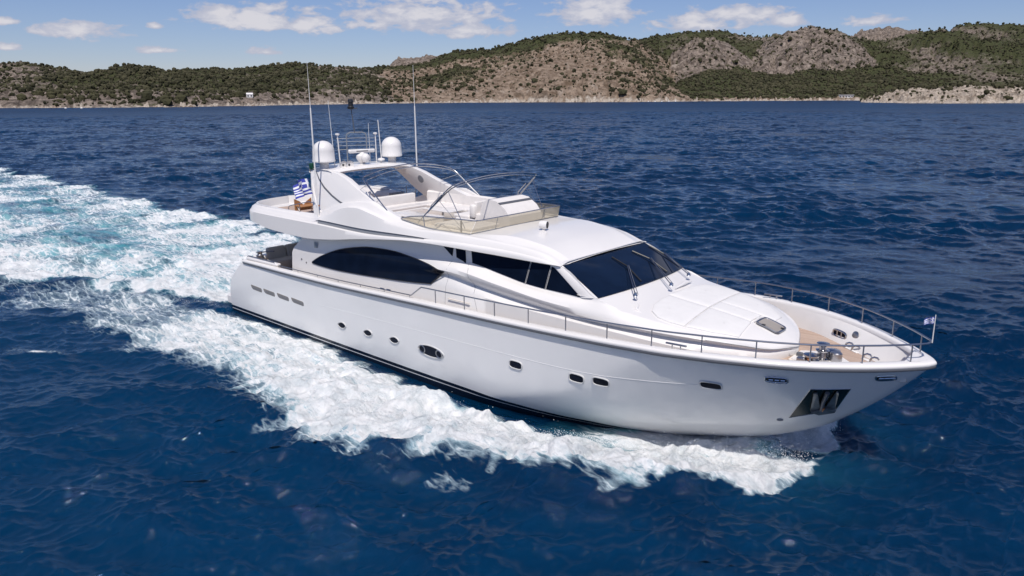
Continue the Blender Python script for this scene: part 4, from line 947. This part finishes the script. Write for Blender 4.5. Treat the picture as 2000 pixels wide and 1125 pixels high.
swell = 1.0 + .25 * samp(tG, sx * .3, sy * .3, 1.0, (0,))[0]
for t_, amp, rot, fd in ((tA, .078, 0, fade(400, 1100)), (tA2, .056, .35, fade(400, 1100)), (tB, .046, -.1, fade(90, 330)), (tC, .021, .2, fade(25, 90))):
    a, b, c = samp(t_, sx, sy, rot); k_ = amp * fd * swell
    z += a * k_; dxx += b * k_ * .9; dyy += c * k_ * .9
Fm = np.zeros_like(z); Am = np.zeros_like(z)
sel = (sx > -170) & (sx < 31) & (np.abs(sy) < 16)
F, A_, Hh, hw, ns_ = wake_fields(sx[sel], sy[sel])
dampen = np.clip((np.abs(sy[sel]) - hw) / 1.5, .12, 1); wb_ = np.clip((25.8 - sx[sel]) / 1.4, 0, 1); dampen = dampen * wb_ + 1 - wb_
turb = samp(tF, sx[sel], sy[sel], .3, (0,))[0] * .5 + samp(tB, sx[sel], sy[sel], 1.1, (0,))[0] * .5 + .35 * samp(tC, sx[sel], sy[sel], .7, (0,))[0]
z[sel] = z[sel] * dampen * (1 - .3 * np.clip(F, 0, 1)) + Hh + turb * .10 * np.clip(F, 0, 1) ** 1.0 * np.clip((np.abs(sy[sel]) - hw) / .5, .25, 1) * fade(60, 260)[sel]
dxx[sel] *= dampen; dyy[sel] *= dampen
Fm[sel] = np.clip(F, 0, 1.1); Am[sel] = np.clip(A_, 0, 1)
pin_ = samp(tF, sx, sy, .2, (0,))[0]
# a few small breaking crests away from the yacht
for (cx_, cy_, ln_, wd_, an_) in ((.6, -11.1, 1.5, .30, .25), (-70, 62, 2.2, .7, .7)):
    u_ = (sx - cx_) * cos(an_) + (sy - cy_) * sin(an_); v_ = -(sx - cx_) * sin(an_) + (sy - cy_) * cos(an_)
    g_ = np.exp(-(u_ / ln_) ** 2 - (v_ / wd_) ** 2); g_ = g_ * np.clip(.75 + .35 * pin_, .2, 1.3); Fm = np.maximum(Fm, .72 * np.clip(g_, 0, 1)); z += .1 * g_
V = np.stack([sx - dxx, sy - dyy, z], -1); nr, na = z.shape
idx = np.arange(nr * na, dtype=np.int32).reshape(nr, na)
j2 = np.roll(idx, -1, 1)
quads = np.stack([idx[:-1], idx[1:], j2[1:], j2[:-1]], -1).reshape(-1, 4)
def big_mesh(name, V, quads, mats, attrs={}, n_side=4, parent=None):
    me = bpy.data.meshes.new(name); nq = len(quads)
    me.vertices.add(len(V)); me.vertices.foreach_set('co', np.ascontiguousarray(V, np.float32).ravel())
    me.loops.add(nq * n_side); me.loops.foreach_set('vertex_index', np.ascontiguousarray(quads, np.int32).ravel())
    me.polygons.add(nq); me.polygons.foreach_set('loop_start', np.arange(0, nq * n_side, n_side, dtype=np.int32))
    for k, a in attrs.items():
        at = me.attributes.new(k, 'FLOAT', 'POINT'); at.data.foreach_set('value', np.ascontiguousarray(a, np.float32).ravel())
    me.update(calc_edges=True); me.shade_smooth()
    for m_ in (mats if isinstance(mats, (list, tuple)) else [mats]): me.materials.append(m_)
    return link(bpy.data.objects.new(name, me), parent)

SSSW = 1.0
def sea_mat():
    M = bpy.data.materials.new('sea_water'); M.use_nodes = True; M.node_tree.nodes.clear(); t = NT(M.node_tree)
    g = t.n('ShaderNodeNewGeometry'); P = g.outputs['Position']
    fo = t.n('ShaderNodeAttribute', attribute_name='foam').outputs['Fac']; ae = t.n('ShaderNodeAttribute', attribute_name='aer').outputs['Fac']
    # broken foam pattern: streaked along the course, lacy cells
    Ps = t.mapping(P, scale=(.32, 1.0, .6))
    na_ = t.noise(Ps, 1.75, 10, .68, .6); nb = t.noise(t.mapping(P, scale=(.42, 1, 1)), 8.5, 8, .68, .4)
    vo = t.n('ShaderNodeTexVoronoi', feature='DISTANCE_TO_EDGE'); vo.inputs['Scale'].default_value = 2.3
    wob = t.n('ShaderNodeTexNoise'); wob.inputs['Scale'].default_value = 1.3; wob.inputs['Detail'].default_value = 4; t.l(Ps, wob.inputs['Vector'])
    av = t.n('ShaderNodeVectorMath', operation='MULTIPLY_ADD'); t.l(wob.outputs['Color'], av.inputs[0]); av.inputs[1].default_value = (1.3, 1.3, 1.3); t.l(Ps, av.inputs[2]); t.l(av.outputs[0], vo.inputs['Vector'])
    lace = t.math('MULTIPLY', t.smooth(vo.outputs['Distance'], .16, .0), .13)
    pat = t.math('ADD', t.math('ADD', t.math('MULTIPLY', na_, .62), t.math('MULTIPLY', nb, .38)), lace)
    thr = t.math('MULTIPLY_ADD', fo, -.66, .925)
    mask = t.smooth(t.math('SUBTRACT', pat, thr), -.05, .13)
    mask = t.math('MULTIPLY', mask, t.smooth(fo, .02, .12))
    film = t.math('MULTIPLY', t.smooth(t.math('SUBTRACT', pat, thr), -.26, .06), .5)       # thin milky film round the foam
    # body colour of deep water, milky turquoise where air is mixed in
    big = t.noise(t.mapping(P, scale=(.02, .02, .02)), 1.0, 4, .55)
    pat_ = t.noise(t.mapping(P, scale=(.004, .011, 1), rot=(0, 0, -.72)), 1.0, 5, .6); big = t.math('ADD', t.math('MULTIPLY', big, .55), t.math('MULTIPLY', pat_, .45))
    deep = t.mixc(t.smooth(big, .40, .60), (.0003, .0130, .041), (.0005, .0225, .064))
    wat = t.mixc(t.math('MULTIPLY', ae, t.smooth(t.noise(Ps, .8, 5, .55), .28, .68)), deep, (.05, .25, .29))
    wat = t.mixc(t.math('MULTIPLY', film, t.smooth(fo, .05, .3)), wat, (.52, .64, .68))
    p = t.n('ShaderNodeBsdfPrincipled'); t.l(wat, p.inputs['Base Color']); p.inputs['IOR'].default_value = 1.333
    r1 = t.noise(t.mapping(P, scale=(1, .6, 1), rot=(0, 0, .72)), 9.0, 7, .70, .2)
    r2_ = t.noise(t.mapping(P, scale=(.5, 1.1, 1), rot=(0, 0, .68)), .75, 5, .6, .3)
    fw_ = t.n('ShaderNodeAttribute', attribute_name='farwave').outputs['Fac']
    b1_ = t.n('ShaderNodeBump'); b1_.inputs['Distance'].default_value = .055; t.l(t.math('MULTIPLY_ADD', fw_, .65, .25), b1_.inputs['Strength']); t.l(r1, b1_.inputs['Height'])
    b2_ = t.n('ShaderNodeBump'); t.l(t.math('MULTIPLY_ADD', fw_, .5, .5), b2_.inputs['Strength']); t.l(t.math('MULTIPLY_ADD', fw_, .75, .13), b2_.inputs['Distance']); t.l(r2_, b2_.inputs['Height']); t.l(b1_.outputs[0], b2_.inputs['Normal']); b = b2_.outputs[0]; t.l(b, p.inputs['Normal'])
    t.l(t.math('MULTIPLY_ADD', fw_, .32, .025), p.inputs['Roughness']); p.inputs['Specular IOR Level'].default_value = .44
    p.inputs['Subsurface Weight'].default_value = SSSW; p.subsurface_method = 'BURLEY'; p.inputs['Subsurface Radius'].default_value = (1.0, 1.6, 1.8); p.inputs['Subsurface Scale'].default_value = 1.0
    fm = t.n('ShaderNodeBsdfPrincipled'); fc = t.mixc(t.smooth(t.noise(P, 2.2, 6, .6), .35, .65), (.60, .645, .67), (.81, .82, .83)); t.l(fc, fm.inputs['Base Color'])
    fm.inputs['Roughness'].default_value = .85; fm.inputs['Specular IOR Level'].default_value = .2
    fb = t.bump(t.noise(P, 11.0, 7, .68), .9, .07); fb = t.bump(na_, .8, .28, fb); t.l(fb, fm.inputs['Normal'])
    mx = t.n('ShaderNodeMixShader'); t.l(mask, mx.inputs[0]); t.l(p.outputs[0], mx.inputs[1]); t.l(fm.outputs[0], mx.inputs[2])
    o = t.n('ShaderNodeOutputMaterial'); t.l(mx.outputs[0], o.inputs[0]); return M
seam_ = sea_mat()
sea = big_mesh('sea', V.reshape(-1, 3), quads, seam_, {'foam': Fm, 'aer': Am, 'farwave': np.clip((RR - 70) / 500, 0, 1) ** .7}); tag(sea, 'deep blue sea with small waves and the white foaming wake', 'sea', kind='structure')

# spray: drops and shreds of white water thrown up along the bow wave
def spray_points():
    out = []
    def put(n, xs, yf, zf, sz, spread=(.1, .1, .1)):
        for _ in range(n):
            x = xs(); y = yf(x); zz_ = zf(x); out.append((x + rng.normal() * spread[0], y + rng.normal() * spread[1], zz_ + rng.normal() * spread[2], sz()))
    yo_ = lambda x: float(np.interp(x, [12, 14.5, 17, 19.4, 21.7, 23.5, 24.8, 25.9, 26.5], [8.4, 8.4, 7.7, 6.9, 5.6, 4.8, 3.7, 2.6, 1.2]))
    yi_ = lambda x: float(np.interp(x, [12, 14, 17.5, 20, 22.5, 24.3, 25.3, 26.5], [3.2, 3.35, 3.75, 3.55, 2.5, 1.3, .1, 0]))
    sz = lambda: float(min(.014, np.exp(rng.normal(-4.9, .40))))
    for sd in (-1, 1):
        for _ in range(5200):
            x = rng.uniform(14, 26.3); f = min(.93, rng.beta(5, 2.4)); cr = float(np.interp(x, [12, 14, 18, 21.5, 24, 25.6, 26.5], [.2, .38, .56, .74, .66, .32, .1]))
            out.append((x + rng.normal() * .05, sd * (yi_(x) + (yo_(x) - yi_(x)) * f), cr * math.exp(-((f - .7) / .36) ** 2) + abs(rng.normal()) * .11, sz()))
        put(900, lambda: rng.uniform(23.0, 26.4), lambda x: sd * rng.uniform(.5, 1.0) * yo_(x), lambda x: .22 + abs(rng.normal()) * .20, sz, (.15, .15, .06))
        put(40, lambda: rng.uniform(16, 25.2), lambda x: sd * (yi_(x) + abs(rng.normal()) * .45), lambda x: abs(rng.normal()) * .30 + .02, sz, (.08, .1, .05))
        put(1800, lambda: rng.uniform(24.2, 26.2), lambda x: sd * abs(rng.normal()) * .7, lambda x: abs(rng.normal()) * .42 - .05, lambda: .7 * sz(), (.15, .15, .05))
        put(150, lambda: rng.uniform(-8, 1.0), lambda x: sd * (3.4 + (-x) * .3 + abs(rng.normal()) * .5), lambda x: .15 + abs(rng.normal()) * .15, sz)
    return out
oct_v = np.array([(1, 0, 0), (-1, 0, 0), (0, 1, 0), (0, -1, 0), (0, 0, 1), (0, 0, -1)], float)
oct_f = np.array([(0, 2, 4), (2, 1, 4), (1, 3, 4), (3, 0, 4), (2, 0, 5), (1, 2, 5), (3, 1, 5), (0, 3, 5)])
sp_ = np.array(spray_points()); sp_ = sp_[(np.abs(sp_[:, 1]) > np.where(sp_[:, 0] < 25.3, hull_y(sp_[:, 0], np.clip(sp_[:, 2], -.2, 3)) + .02, 0))]
Q = oct_v[None] * rng.uniform(.6, 1.5, (len(sp_), 6, 1)) * sp_[:, 3][:, None, None] + sp_[:, None, :3]
foamm = mat('spray_white', (.84, .86, .875), .8, var=.02)
spo = big_mesh('spray', Q.reshape(-1, 3), (oct_f[None] + (np.arange(len(sp_)) * 6)[:, None, None]).reshape(-1, 3), foamm, n_side=3)
tag(spo, 'white droplets of spray thrown up along the bow wave', 'spray', kind='stuff')

# ================================================================== COAST: hills, beach, woods
left = [(-110,.03),(-90,.034),(-78.85,.0329),(-75.07,.0326),(-73.55,.0373),(-72.05,.0334),(-70.5,.0287),(-69.45,.0312),(-67.89,.0378),(-66.66,.037),(-65.43,.0308),(-63.14,.0329),(-61.81,.0319),(-59.75,.0327),(-57.63,.0373),(-56.18,.0418),(-54.74,.0407),(-52.55,.0377),(-50.34,.0289),(-46.59,.0029),(-45.07,-.0202)]
tan_ = [(-58.6,-.0183),(-57.11,-.0065),(-55.59,.0099),(-53.33,.0257),(-51.45,.0346),(-49.57,.0346),(-46.91,.0397),(-44.99,.0493),(-43.07,.0524),(-41.15,.0548),(-39.24,.0642),(-37.34,.074),(-36.21,.0782),(-34.7,.0785),(-33.38,.0744),(-32.06,.0679),(-30.54,.0525),(-28.62,.0269),(-26.66,-.0114)]
back = [(-35.43,.0598),(-32.79,.0593),(-30.94,.0657),(-29.85,.0709),(-28.05,.0752),(-26.26,.0745),(-24.48,.0713),(-22.75,.0693),(-20.72,.0694),(-18.08,.0656),(-16.14,.0599),(-13.43,.065),(-12.86,.0679),(-11.72,.0714),(-10.33,.0735),(-8.94,.0713),(-7.6,.0701),(-5.08,.0718),(-1.49,.0632),(20,.05)]
far_ = [(-54.81,.0225),(-51.08,.032),(-49.17,.0435),(-47.65,.0493),(-46.13,.0518),(-44.99,.0493),(-42.71,.0222),(-22.51,.0195),(-18.7,.0613),(-17.45,.0676),(-16.23,.0742),(-14.85,.0749),(-13.46,.07),(-12.23,.0619),(-10.02,.0332)]
hump = [(-30.41,.0016),(-29.58,.0397),(-28.54,.0581),(-27.66,.0659),(-26.66,.0692),(-25.86,.0646),(-24.76,.0538),(-23.45,.035),(-22.46,.0071)]
hump2 = [(-24.54,.0011),(-23.52,.0503),(-22.71,.0621),(-21.23,.0709),(-19.75,.0736),(-18.42,.0699),(-17.1,.0622),(-16.08,.0501),(-14.66,.0236),(-13.24,-.0057)]
cape = [(-47.78,-.0133),(-45.82,.0029),(-43.86,.0209),(-41.16,.0363),(-38.85,.0438),(-36.94,.0461),(-35.03,.042),(-33.12,.0353),(-31.6,.0287),(-30.09,.0208),(-28.93,.0066),(-27.95,-.0114),(-27.01,-.0178)]
head = [(-16.61,-.0175),(-15.7,-.0097),(-15.1,-.0044),(-14.36,.0014),(-13.32,.0054),(-12.41,.0047),(-11.25,.0068),(-9.82,.0077),(-8.41,.0052),(-7.08,.0072),(-5.03,.01),(-2.09,.0068),(8,.008)]
shore = [(-110,800),(-79.28,803),(-75.46,777),(-69.78,735),(-65.72,719),(-59.99,753),(-56.41,797),(-50.45,861),(-45.06,902),(-37.27,902),(-31.51,902),(-27.95,947),(-24.14,996),(-18.96,1028),(-15.7,1051),(-6.94,1112),(-1.95,1125),(20,1130)]
hshore = [(-16.65,854),(-15.69,831),(-13.19,777),(-11.1,759),(-8.82,765),(-6.92,790),(-1.91,759),(20,760)]
tR = spec_tile(512, 420.0, 5.0, 60.0, 0, 0, 1.75, 21); tS = spec_tile(512, 150.0, 2.2, 14.0, 0, 0, 1.35, 22); tL = spec_tile(512, 2600, 60, 420, 0, 0, 1.7, 23)
def lerp_t(tb, a, lo=-.05): return np.interp(a, [p[0] for p in tb], [p[1] for p in tb], left=lo, right=lo)
def terrain(a_deg, r):
    """height, cover (wood), tone of rock at azimuth a (degrees) and distance r"""
    x = CAM.x + r * np.sin(np.radians(a_deg)); y = CAM.y + r * np.cos(np.radians(a_deg))
    n1_ = samp(tR, x, y, .3, (0,))[0]; n2_ = samp(tS, x, y, .9, (0,))[0]; n3 = samp(tL, x, y, .2, (0,))[0]
    a_deg = a_deg + .25 * n3 + .08 * n1_
    rs = np.interp(a_deg, [p[0] for p in shore], [p[1] for p in shore]) + 9 * n1_ + 2.5 * n2_
    hs = np.interp(a_deg, [p[0] for p in hshore], [p[1] for p in hshore], left=3000) + 5 * n1_ + 2 * n2_
    best = np.full_like(r, -2.0); cov = np.zeros_like(r); tone = np.full_like(r, .4)
    def layer(h, c, t_):
        nonlocal best, cov, tone
        m_ = h > best; best = np.where(m_, h, best); cov = np.where(m_, c, cov); tone = np.where(m_, t_, tone)
    def hill(tb, rb, rt_, fall, p, c, t_, rough=1.0):
        e = lerp_t(tb, a_deg); top = e * rt_ + 9.56; s_ = np.clip((r - rb) / (rt_ - rb), 0, 1)
        s2 = np.where(r > rt_, np.clip(1 - (r - rt_) / fall, 0, 1), s_ ** p)
        h = top * s2 * (1 + rough * (.07 * n3 * (1 - s_ * .6) + .055 * n1_ * (1 - .75 * s_))) + rough * 1.1 * n2_ * np.clip(s_ * 6, 0, 1) * (1 - .6 * s_)
        g_ = samp(tR, x * .42, y * .42, 2.0, (0,))[0]; h = h * (1 - .13 * min(rough, 1.3) * np.exp(-(g_ / .33) ** 2) * np.clip(4 * s_ * (1 - s_), 0, 1))
        layer(np.where((top > 0) & (r > rb), h, -3), c, t_)
    bay = np.clip((a_deg + 29.5) / 3, 0, 1) * np.clip((-11 - a_deg) / 3, 0, 1)
    low = np.where(r < rs, np.maximum((r - rs) * .055, -2), np.clip((r - rs) * (.055 + .105 * bay), 0, 7 + 33 * bay)) * (1 + .12 * n3 + .05 * n1_) + np.clip((r - rs) * .2, 0, .5) * n2_
    layer(low, np.clip((r - rs - 10) / 20, 0, 1) * .92, .75)
    hill(far_, 2300, 3000, 900, .8, .45, .25)
    hill(back, rs + 240, rs + 980, 900, .85, .80 + .12 * n3, .35)
    hill([(a_, e_ - .0028) for a_, e_ in left], rs + 4, rs + 430, 600, .72, .82 + .2 * n3 + .10 * n1_ - .9 * np.clip(1 - (r - rs) / 95, 0, 1) * (.75 + .6 * n3) - .5 * np.clip(1 - np.abs(a_deg + 74.5) / 3.5, 0, 1) * (.6 + .5 * n1_) - .35 * np.clip(n3 - .9, 0, 1), .25, 1.2)
    hill(tan_, rs + 4, rs + 520, 700, .78, (.38 + .2 * n3 + .05 * n1_) + .45 * np.clip((r - rs - 330) / 160, 0, 1) + .3 * np.clip(1 - np.abs(a_deg + 33.5) / 4, 0, 1) * (r - rs > 230), .85, 1.1)
    hill(hump, rs + 150, rs + 560, 300, .78, .20 + .12 * n3 + .06 * n1_, .38, 1.5)
    hill(hump2, rs + 170, rs + 720, 320, .78, .33 + .14 * n3 + .06 * n1_, .34, 1.5)
    hill(cape, rs + 1, rs + 210, 160, .66, .13 + .10 * n3, .95, 1.3)
    hill(head, hs, hs + 130, 400, .75, np.clip((r - hs - 85) / 40, 0, 1) * .7 + .10 * n3 + .08 * n1_, -.3, 1.5)
    # rocky toe of the shore
    rk = np.clip(1 - np.abs(np.minimum(np.abs(r - rs - 6), np.abs(r - hs - 14)) / 16), 0, 1); best = best + rk * np.maximum(n2_, -.3) * 1.5 * (best > -.5)
    dsh = np.minimum(np.abs(r - rs), np.where(r < hs + 60, np.abs(r - hs), 999))
    return x, y, best, np.clip(cov, 0, 1), tone, dsh
ta = np.concatenate([np.arange(-110, -82, .5), np.arange(-82, 0, .055), np.arange(0, 20, .5)])
tr = [640.0]
while tr[-1] < 1350: tr.append(tr[-1] + 3.0)
while tr[-1] < 3950: tr.append(tr[-1] + .009 * tr[-1])
tr = np.array(tr); TA, TR = np.meshgrid(ta, tr)
tx, ty, tz, tcov, ttone, tdsh = terrain(TA, TR)
nr2, na2 = tz.shape; id2 = np.arange(nr2 * na2, dtype=np.int32).reshape(nr2, na2)
q2 = np.stack([id2[:-1, :-1], id2[1:, :-1], id2[1:, 1:], id2[:-1, 1:]], -1).reshape(-1, 4)
def hill_mat():
    M = bpy.data.materials.new('rocky_hillside'); M.use_nodes = True; M.node_tree.nodes.clear(); t = NT(M.node_tree)
    g = t.n('ShaderNodeNewGeometry'); P = g.outputs['Position']; at = lambda n_: t.n('ShaderNodeAttribute', attribute_name=n_).outputs['Fac']
    cov, tone, dsh = at('cover'), at('tone'), at('dshore')
    n1 = t.noise(P, .11, 8, .62); n2 = t.noise(P, .45, 6, .62); n3 = t.noise(P, .018, 5, .55)
    rock_g = t.mixc(t.smooth(n1, .35, .66), (.095, .078, .066), (.31, .255, .215)); rock_t = t.mixc(t.smooth(n1, .34, .66), (.135, .096, .066), (.34, .262, .20))
    rock_w = t.mixc(t.smooth(n1, .36, .62), (.26, .21, .165), (.56, .48, .40))
    rock = t.mixc(t.smooth(tone, .25, .9), rock_g, rock_t); rock = t.mixc(t.smooth(tone, .0, -.3), rock, rock_w)
    crag = t.noise(t.mapping(P, scale=(1, 1, .35)), .05, 7, .68, 1.2); rock = t.mixc(t.math('MULTIPLY', t.smooth(crag, .55, .67), .5), rock, (.43, .37, .315))
    rock = t.mixc(t.math('MULTIPLY', t.smooth(crag, .46, .36), .5), rock, (.085, .068, .055))
    rock = t.mixc(t.math('MULTIPLY', t.smooth(n2, .52, .70), .5), rock, (.07, .06, .05))
    rock = t.mixc(t.smooth(t.math('MULTIPLY_ADD', n1, 26, t.math('SUBTRACT', dsh, 13)), 9, 2), rock, t.mixc(n2, (.36, .30, .24), (.60, .54, .47)))
    veg = t.mixc(t.smooth(n2, .3, .7), (.030, .036, .017), (.085, .090, .042))
    lim = t.math('MULTIPLY_ADD', cov, -.62, .93)
    m_ = t.smooth(t.math('SUBTRACT', t.math('ADD', t.math('MULTIPLY', n2, .5), t.math('MULTIPLY', n1, .5)), lim), -.06, .04)
    c = t.mixc(m_, rock, veg)
    p = t.n('ShaderNodeBsdfPrincipled'); t.l(c, p.inputs['Base Color']); p.inputs['Roughness'].default_value = .95; p.inputs['Specular IOR Level'].default_value = .1
    b = t.bump(n1, 1.0, 6.0); b = t.bump(n2, .8, 2.0, b); t.l(b, p.inputs['Normal'])
    o = t.n('ShaderNodeOutputMaterial'); t.l(p.outputs[0], o.inputs[0]); return M
hl = big_mesh('hills', np.stack([tx, ty, tz], -1).reshape(-1, 3), q2, hill_mat(), {'cover': tcov, 'tone': ttone, 'dshore': tdsh})
tag(hl, 'dry rocky hills with dark woods along the shore', 'hills', kind='structure')

# woods and scrub
def blob(seed, sub=1, flat=.8):
    bm = bmesh.new(); bmesh.ops.create_icosphere(bm, subdivisions=sub, radius=1.0); g = random.Random(seed)
    for v in bm.verts:
        v.co *= g.uniform(.68, 1.18); v.co.z *= flat
    bm.verts.ensure_lookup_table(); vs = np.array([v.co[:] for v in bm.verts]); fs = np.array([[v.index for v in f.verts] for f in bm.faces]); bm.free(); return vs, fs
def leaf_mat(name, lo, hi):
    M = bpy.data.materials.new(name); M.use_nodes = True; M.node_tree.nodes.clear(); t = NT(M.node_tree)
    g = t.n('ShaderNodeNewGeometry'); n = t.noise(g.outputs['Position'], .9, 5, .65); n0 = t.noise(g.outputs['Position'], .022, 5, .65)
    r = g.outputs['Random Per Island']
    f = t.math('ADD', t.math('MULTIPLY', n, .40), t.math('ADD', t.math('MULTIPLY', r, .28), t.math('MULTIPLY_ADD', n0, .75, -.17)))
    p = t.n('ShaderNodeBsdfPrincipled'); t.l(t.mixc(t.smooth(f, .3, .8), lo, hi), p.inputs['Base Color']); p.inputs['Roughness'].default_value = .9; p.inputs['Specular IOR Level'].default_value = .15
    t.l(t.bump(n, 1.0, .8), p.inputs['Normal'])
    o = t.n('ShaderNodeOutputMaterial'); t.l(p.outputs[0], o.inputs[0]); return M
pine_m = leaf_mat('pine_foliage', (.026, .026, .014), (.086, .080, .045)); scrub_m = leaf_mat('scrub_foliage', (.024, .026, .014), (.070, .066, .034))
blobs = [blob(i, 1, f) for i, f in enumerate((.9, .75, 1.1, .8))]
def scatter(pts, sizes, name, m_):
    Vs, Fs, off = [], [], 0
    which = rng.integers(0, len(blobs), len(pts)); rots = rng.uniform(0, 2 * pi, len(pts))
    for b in range(len(blobs)):
        s_ = which == b; k = s_.sum()
        if not k: continue
        bv, bf = blobs[b]; c, s2 = np.cos(rots[s_]), np.sin(rots[s_])
        vx = bv[None, :, 0] * c[:, None] - bv[None, :, 1] * s2[:, None]; vy = bv[None, :, 0] * s2[:, None] + bv[None, :, 1] * c[:, None]
        vv = np.stack([vx, vy, np.broadcast_to(bv[None, :, 2], vx.shape)], -1) * sizes[s_][:, None, None] + pts[s_][:, None, :]
        Vs.append(vv.reshape(-1, 3)); Fs.append((bf[None] + (np.arange(k) * len(bv))[:, None, None]).reshape(-1, 3) + off); off += k * len(bv)
    o = big_mesh(name, np.concatenate(Vs), np.concatenate(Fs), m_, n_side=3)
    for p_ in (): pass
    o.data.polygons.foreach_set('use_smooth', np.zeros(len(o.data.polygons), bool)); return o
NN = 300000
ca = rng.uniform(-84, 3, NN); crr = 640 + 1500 * rng.uniform(0, 1, NN) ** 1.35
px_, py_, pz_, pc_, pt_, pd_ = terrain(ca, crr)
okp = (pz_ > 1.0) & (pd_ > 9)
wood = okp & (pc_ > .45) & (rng.uniform(0, 1, NN) < np.clip((pc_ - .4) * 1.1, 0, .75)); wi = np.where(wood)[0][:42000]
sz_w = np.exp(rng.normal(.66, .28, len(wi)))
wo_ = scatter(np.stack([px_[wi], py_[wi], pz_[wi] + sz_w * .45], 1), sz_w, 'forest', pine_m)
tag(wo_, 'dark green pine woods covering the hills', 'forest', kind='stuff')
clump = np.clip(.5 + 1.0 * samp(tR, px_ * 2.1, py_ * 2.1, 1.3, (0,))[0], .04, 2)
sc_ok = okp & (pc_ <= .55) & (rng.uniform(0, 1, NN) < np.clip(.03 + pc_ * .8, 0, .45) * clump); si = np.where(sc_ok)[0]
sz_s = np.exp(rng.normal(.18, .52, len(si)))
show = sz_s / crr[si] * 1.0; order = np.argsort(-show)
vis = [k for k in order if -76 < ca[si[k]] < -5][:300]; rest = np.setdiff1d(np.arange(len(si)), vis)
so_ = scatter(np.stack([px_[si[rest]], py_[si[rest]], pz_[si[rest]] + sz_s[rest] * .4], 1), sz_s[rest], 'scrub', scrub_m)
tag(so_, 'small dark bushes dotted over the bare rocky slopes', 'scrub', kind='stuff')
shrub_me = []
for b, (bv, bf) in enumerate(blobs):
    me = bpy.data.meshes.new('shrub'); me.from_pydata(bv.tolist(), [], bf.tolist()); me.materials.append(scrub_m); shrub_me.append(me)
proto = None
for n_, k in enumerate(vis):
    i = si[k]; a = ca[i]
    if proto is None: o = bpy.data.objects.new('shrub', shrub_me[0]); proto = o
    else: o = proto.copy(); o.data = shrub_me[n_ % 4]
    o.location = (px_[i], py_[i], pz_[i] + sz_s[k] * .4); o.scale = (sz_s[k],) * 3; o.rotation_euler = (0, 0, rng.uniform(0, 6.28)); COL.objects.link(o)
    if a > -16.3: lab, gr = 'dark green shrub on the pale limestone headland', 'shrubs on the pale headland'
    elif a < -56: lab, gr = 'dark green shrub among grey rocks by the wooded shore', 'shrubs on the grey shore rocks'
    elif a < -44.5: lab, gr = 'round dark shrub on the tan slope behind the yacht masts', 'shrubs on the tan slope'
    elif a < -27: lab, gr = 'dark shrub on the bare tan cape beside the water', 'shrubs on the bare cape'
    else: lab, gr = 'dark shrub on the grey rocky hump above the wooded bay', 'shrubs on the rocky hump'
    tag(o, lab, 'shrub', gr)

# beach houses and floats by the far shore
def at_az(a, r):
    x, y, z_, *_ = terrain(np.array([a]), np.array([float(r)])); return float(x[0]), float(y[0]), float(max(z_[0], .8))
def house_(a, r, L_, Wd, Hh_, label, flat):
    x, y, z_ = at_az(a, r); e = empty('beach_house', (x, y, z_ - .3)); tag(e, label, 'house'); e.rotation_euler = (0, 0, -radians(a))
    build('wall', MB().box((0, 0, Hh_ / 2), (L_, Wd, Hh_)), gel, e)
    if flat: build('roof', MB().box((0, 0, Hh_ + .2), (L_ + 1.6, Wd + 1.6, .4)), deckw, e)
    else: build('roof', MB().add([(-L_ / 2 - .3, -Wd / 2 - .3, Hh_), (L_ / 2 + .3, -Wd / 2 - .3, Hh_), (L_ / 2 + .3, Wd / 2 + .3, Hh_), (-L_ / 2 - .3, Wd / 2 + .3, Hh_), (-L_ / 2, 0, Hh_ + 1.5), (L_ / 2, 0, Hh_ + 1.5)], [(0, 1, 5, 4), (2, 3, 4, 5), (0, 4, 3), (1, 2, 5), (0, 3, 2, 1)]), deckw, e, smooth=False)
    n = max(2, int(L_ / 3.2))
    for k in range(n): build('window', MB().box((-L_ / 2 + (k + .5) * L_ / n, -Wd / 2 - .02, Hh_ * .5), (1.5, .08, 1.3)), glass, e)
house_(-17.25, 1062, 17, 7, 3.4, 'long low white beach house on the bay shore beside the pale headland', True)
house_(-60.35, 790, 6, 5, 3.0, 'tiny white house at the foot of the wooded left shore', False)
fl0 = None
for a, r in ((-30.9, 905), (-30.4, 900), (-29.9, 908), (-29.4, 915), (-28.9, 922), (-71.0, 690), (-71.9, 700)):
    if fl0 is None:
        o = build('buoy', MB().lathe([(0, -.5), (.7, -.4), (1.0, .1), (.8, .55), (.3, .8), (0, .85)], (0, 0, 0), 12), gel); fl0 = o
    else: o = fl0.copy(); COL.objects.link(o)
    o.location = (CAM.x + r * sin(radians(a)), CAM.y + r * cos(radians(a)), .1)
    if a > -40: tag(o, 'small white float in the row off the tan cape', 'buoy', 'floats off the cape')
    else: tag(o, 'small white float off the grey rocky left shore', 'buoy', 'floats off the left shore')
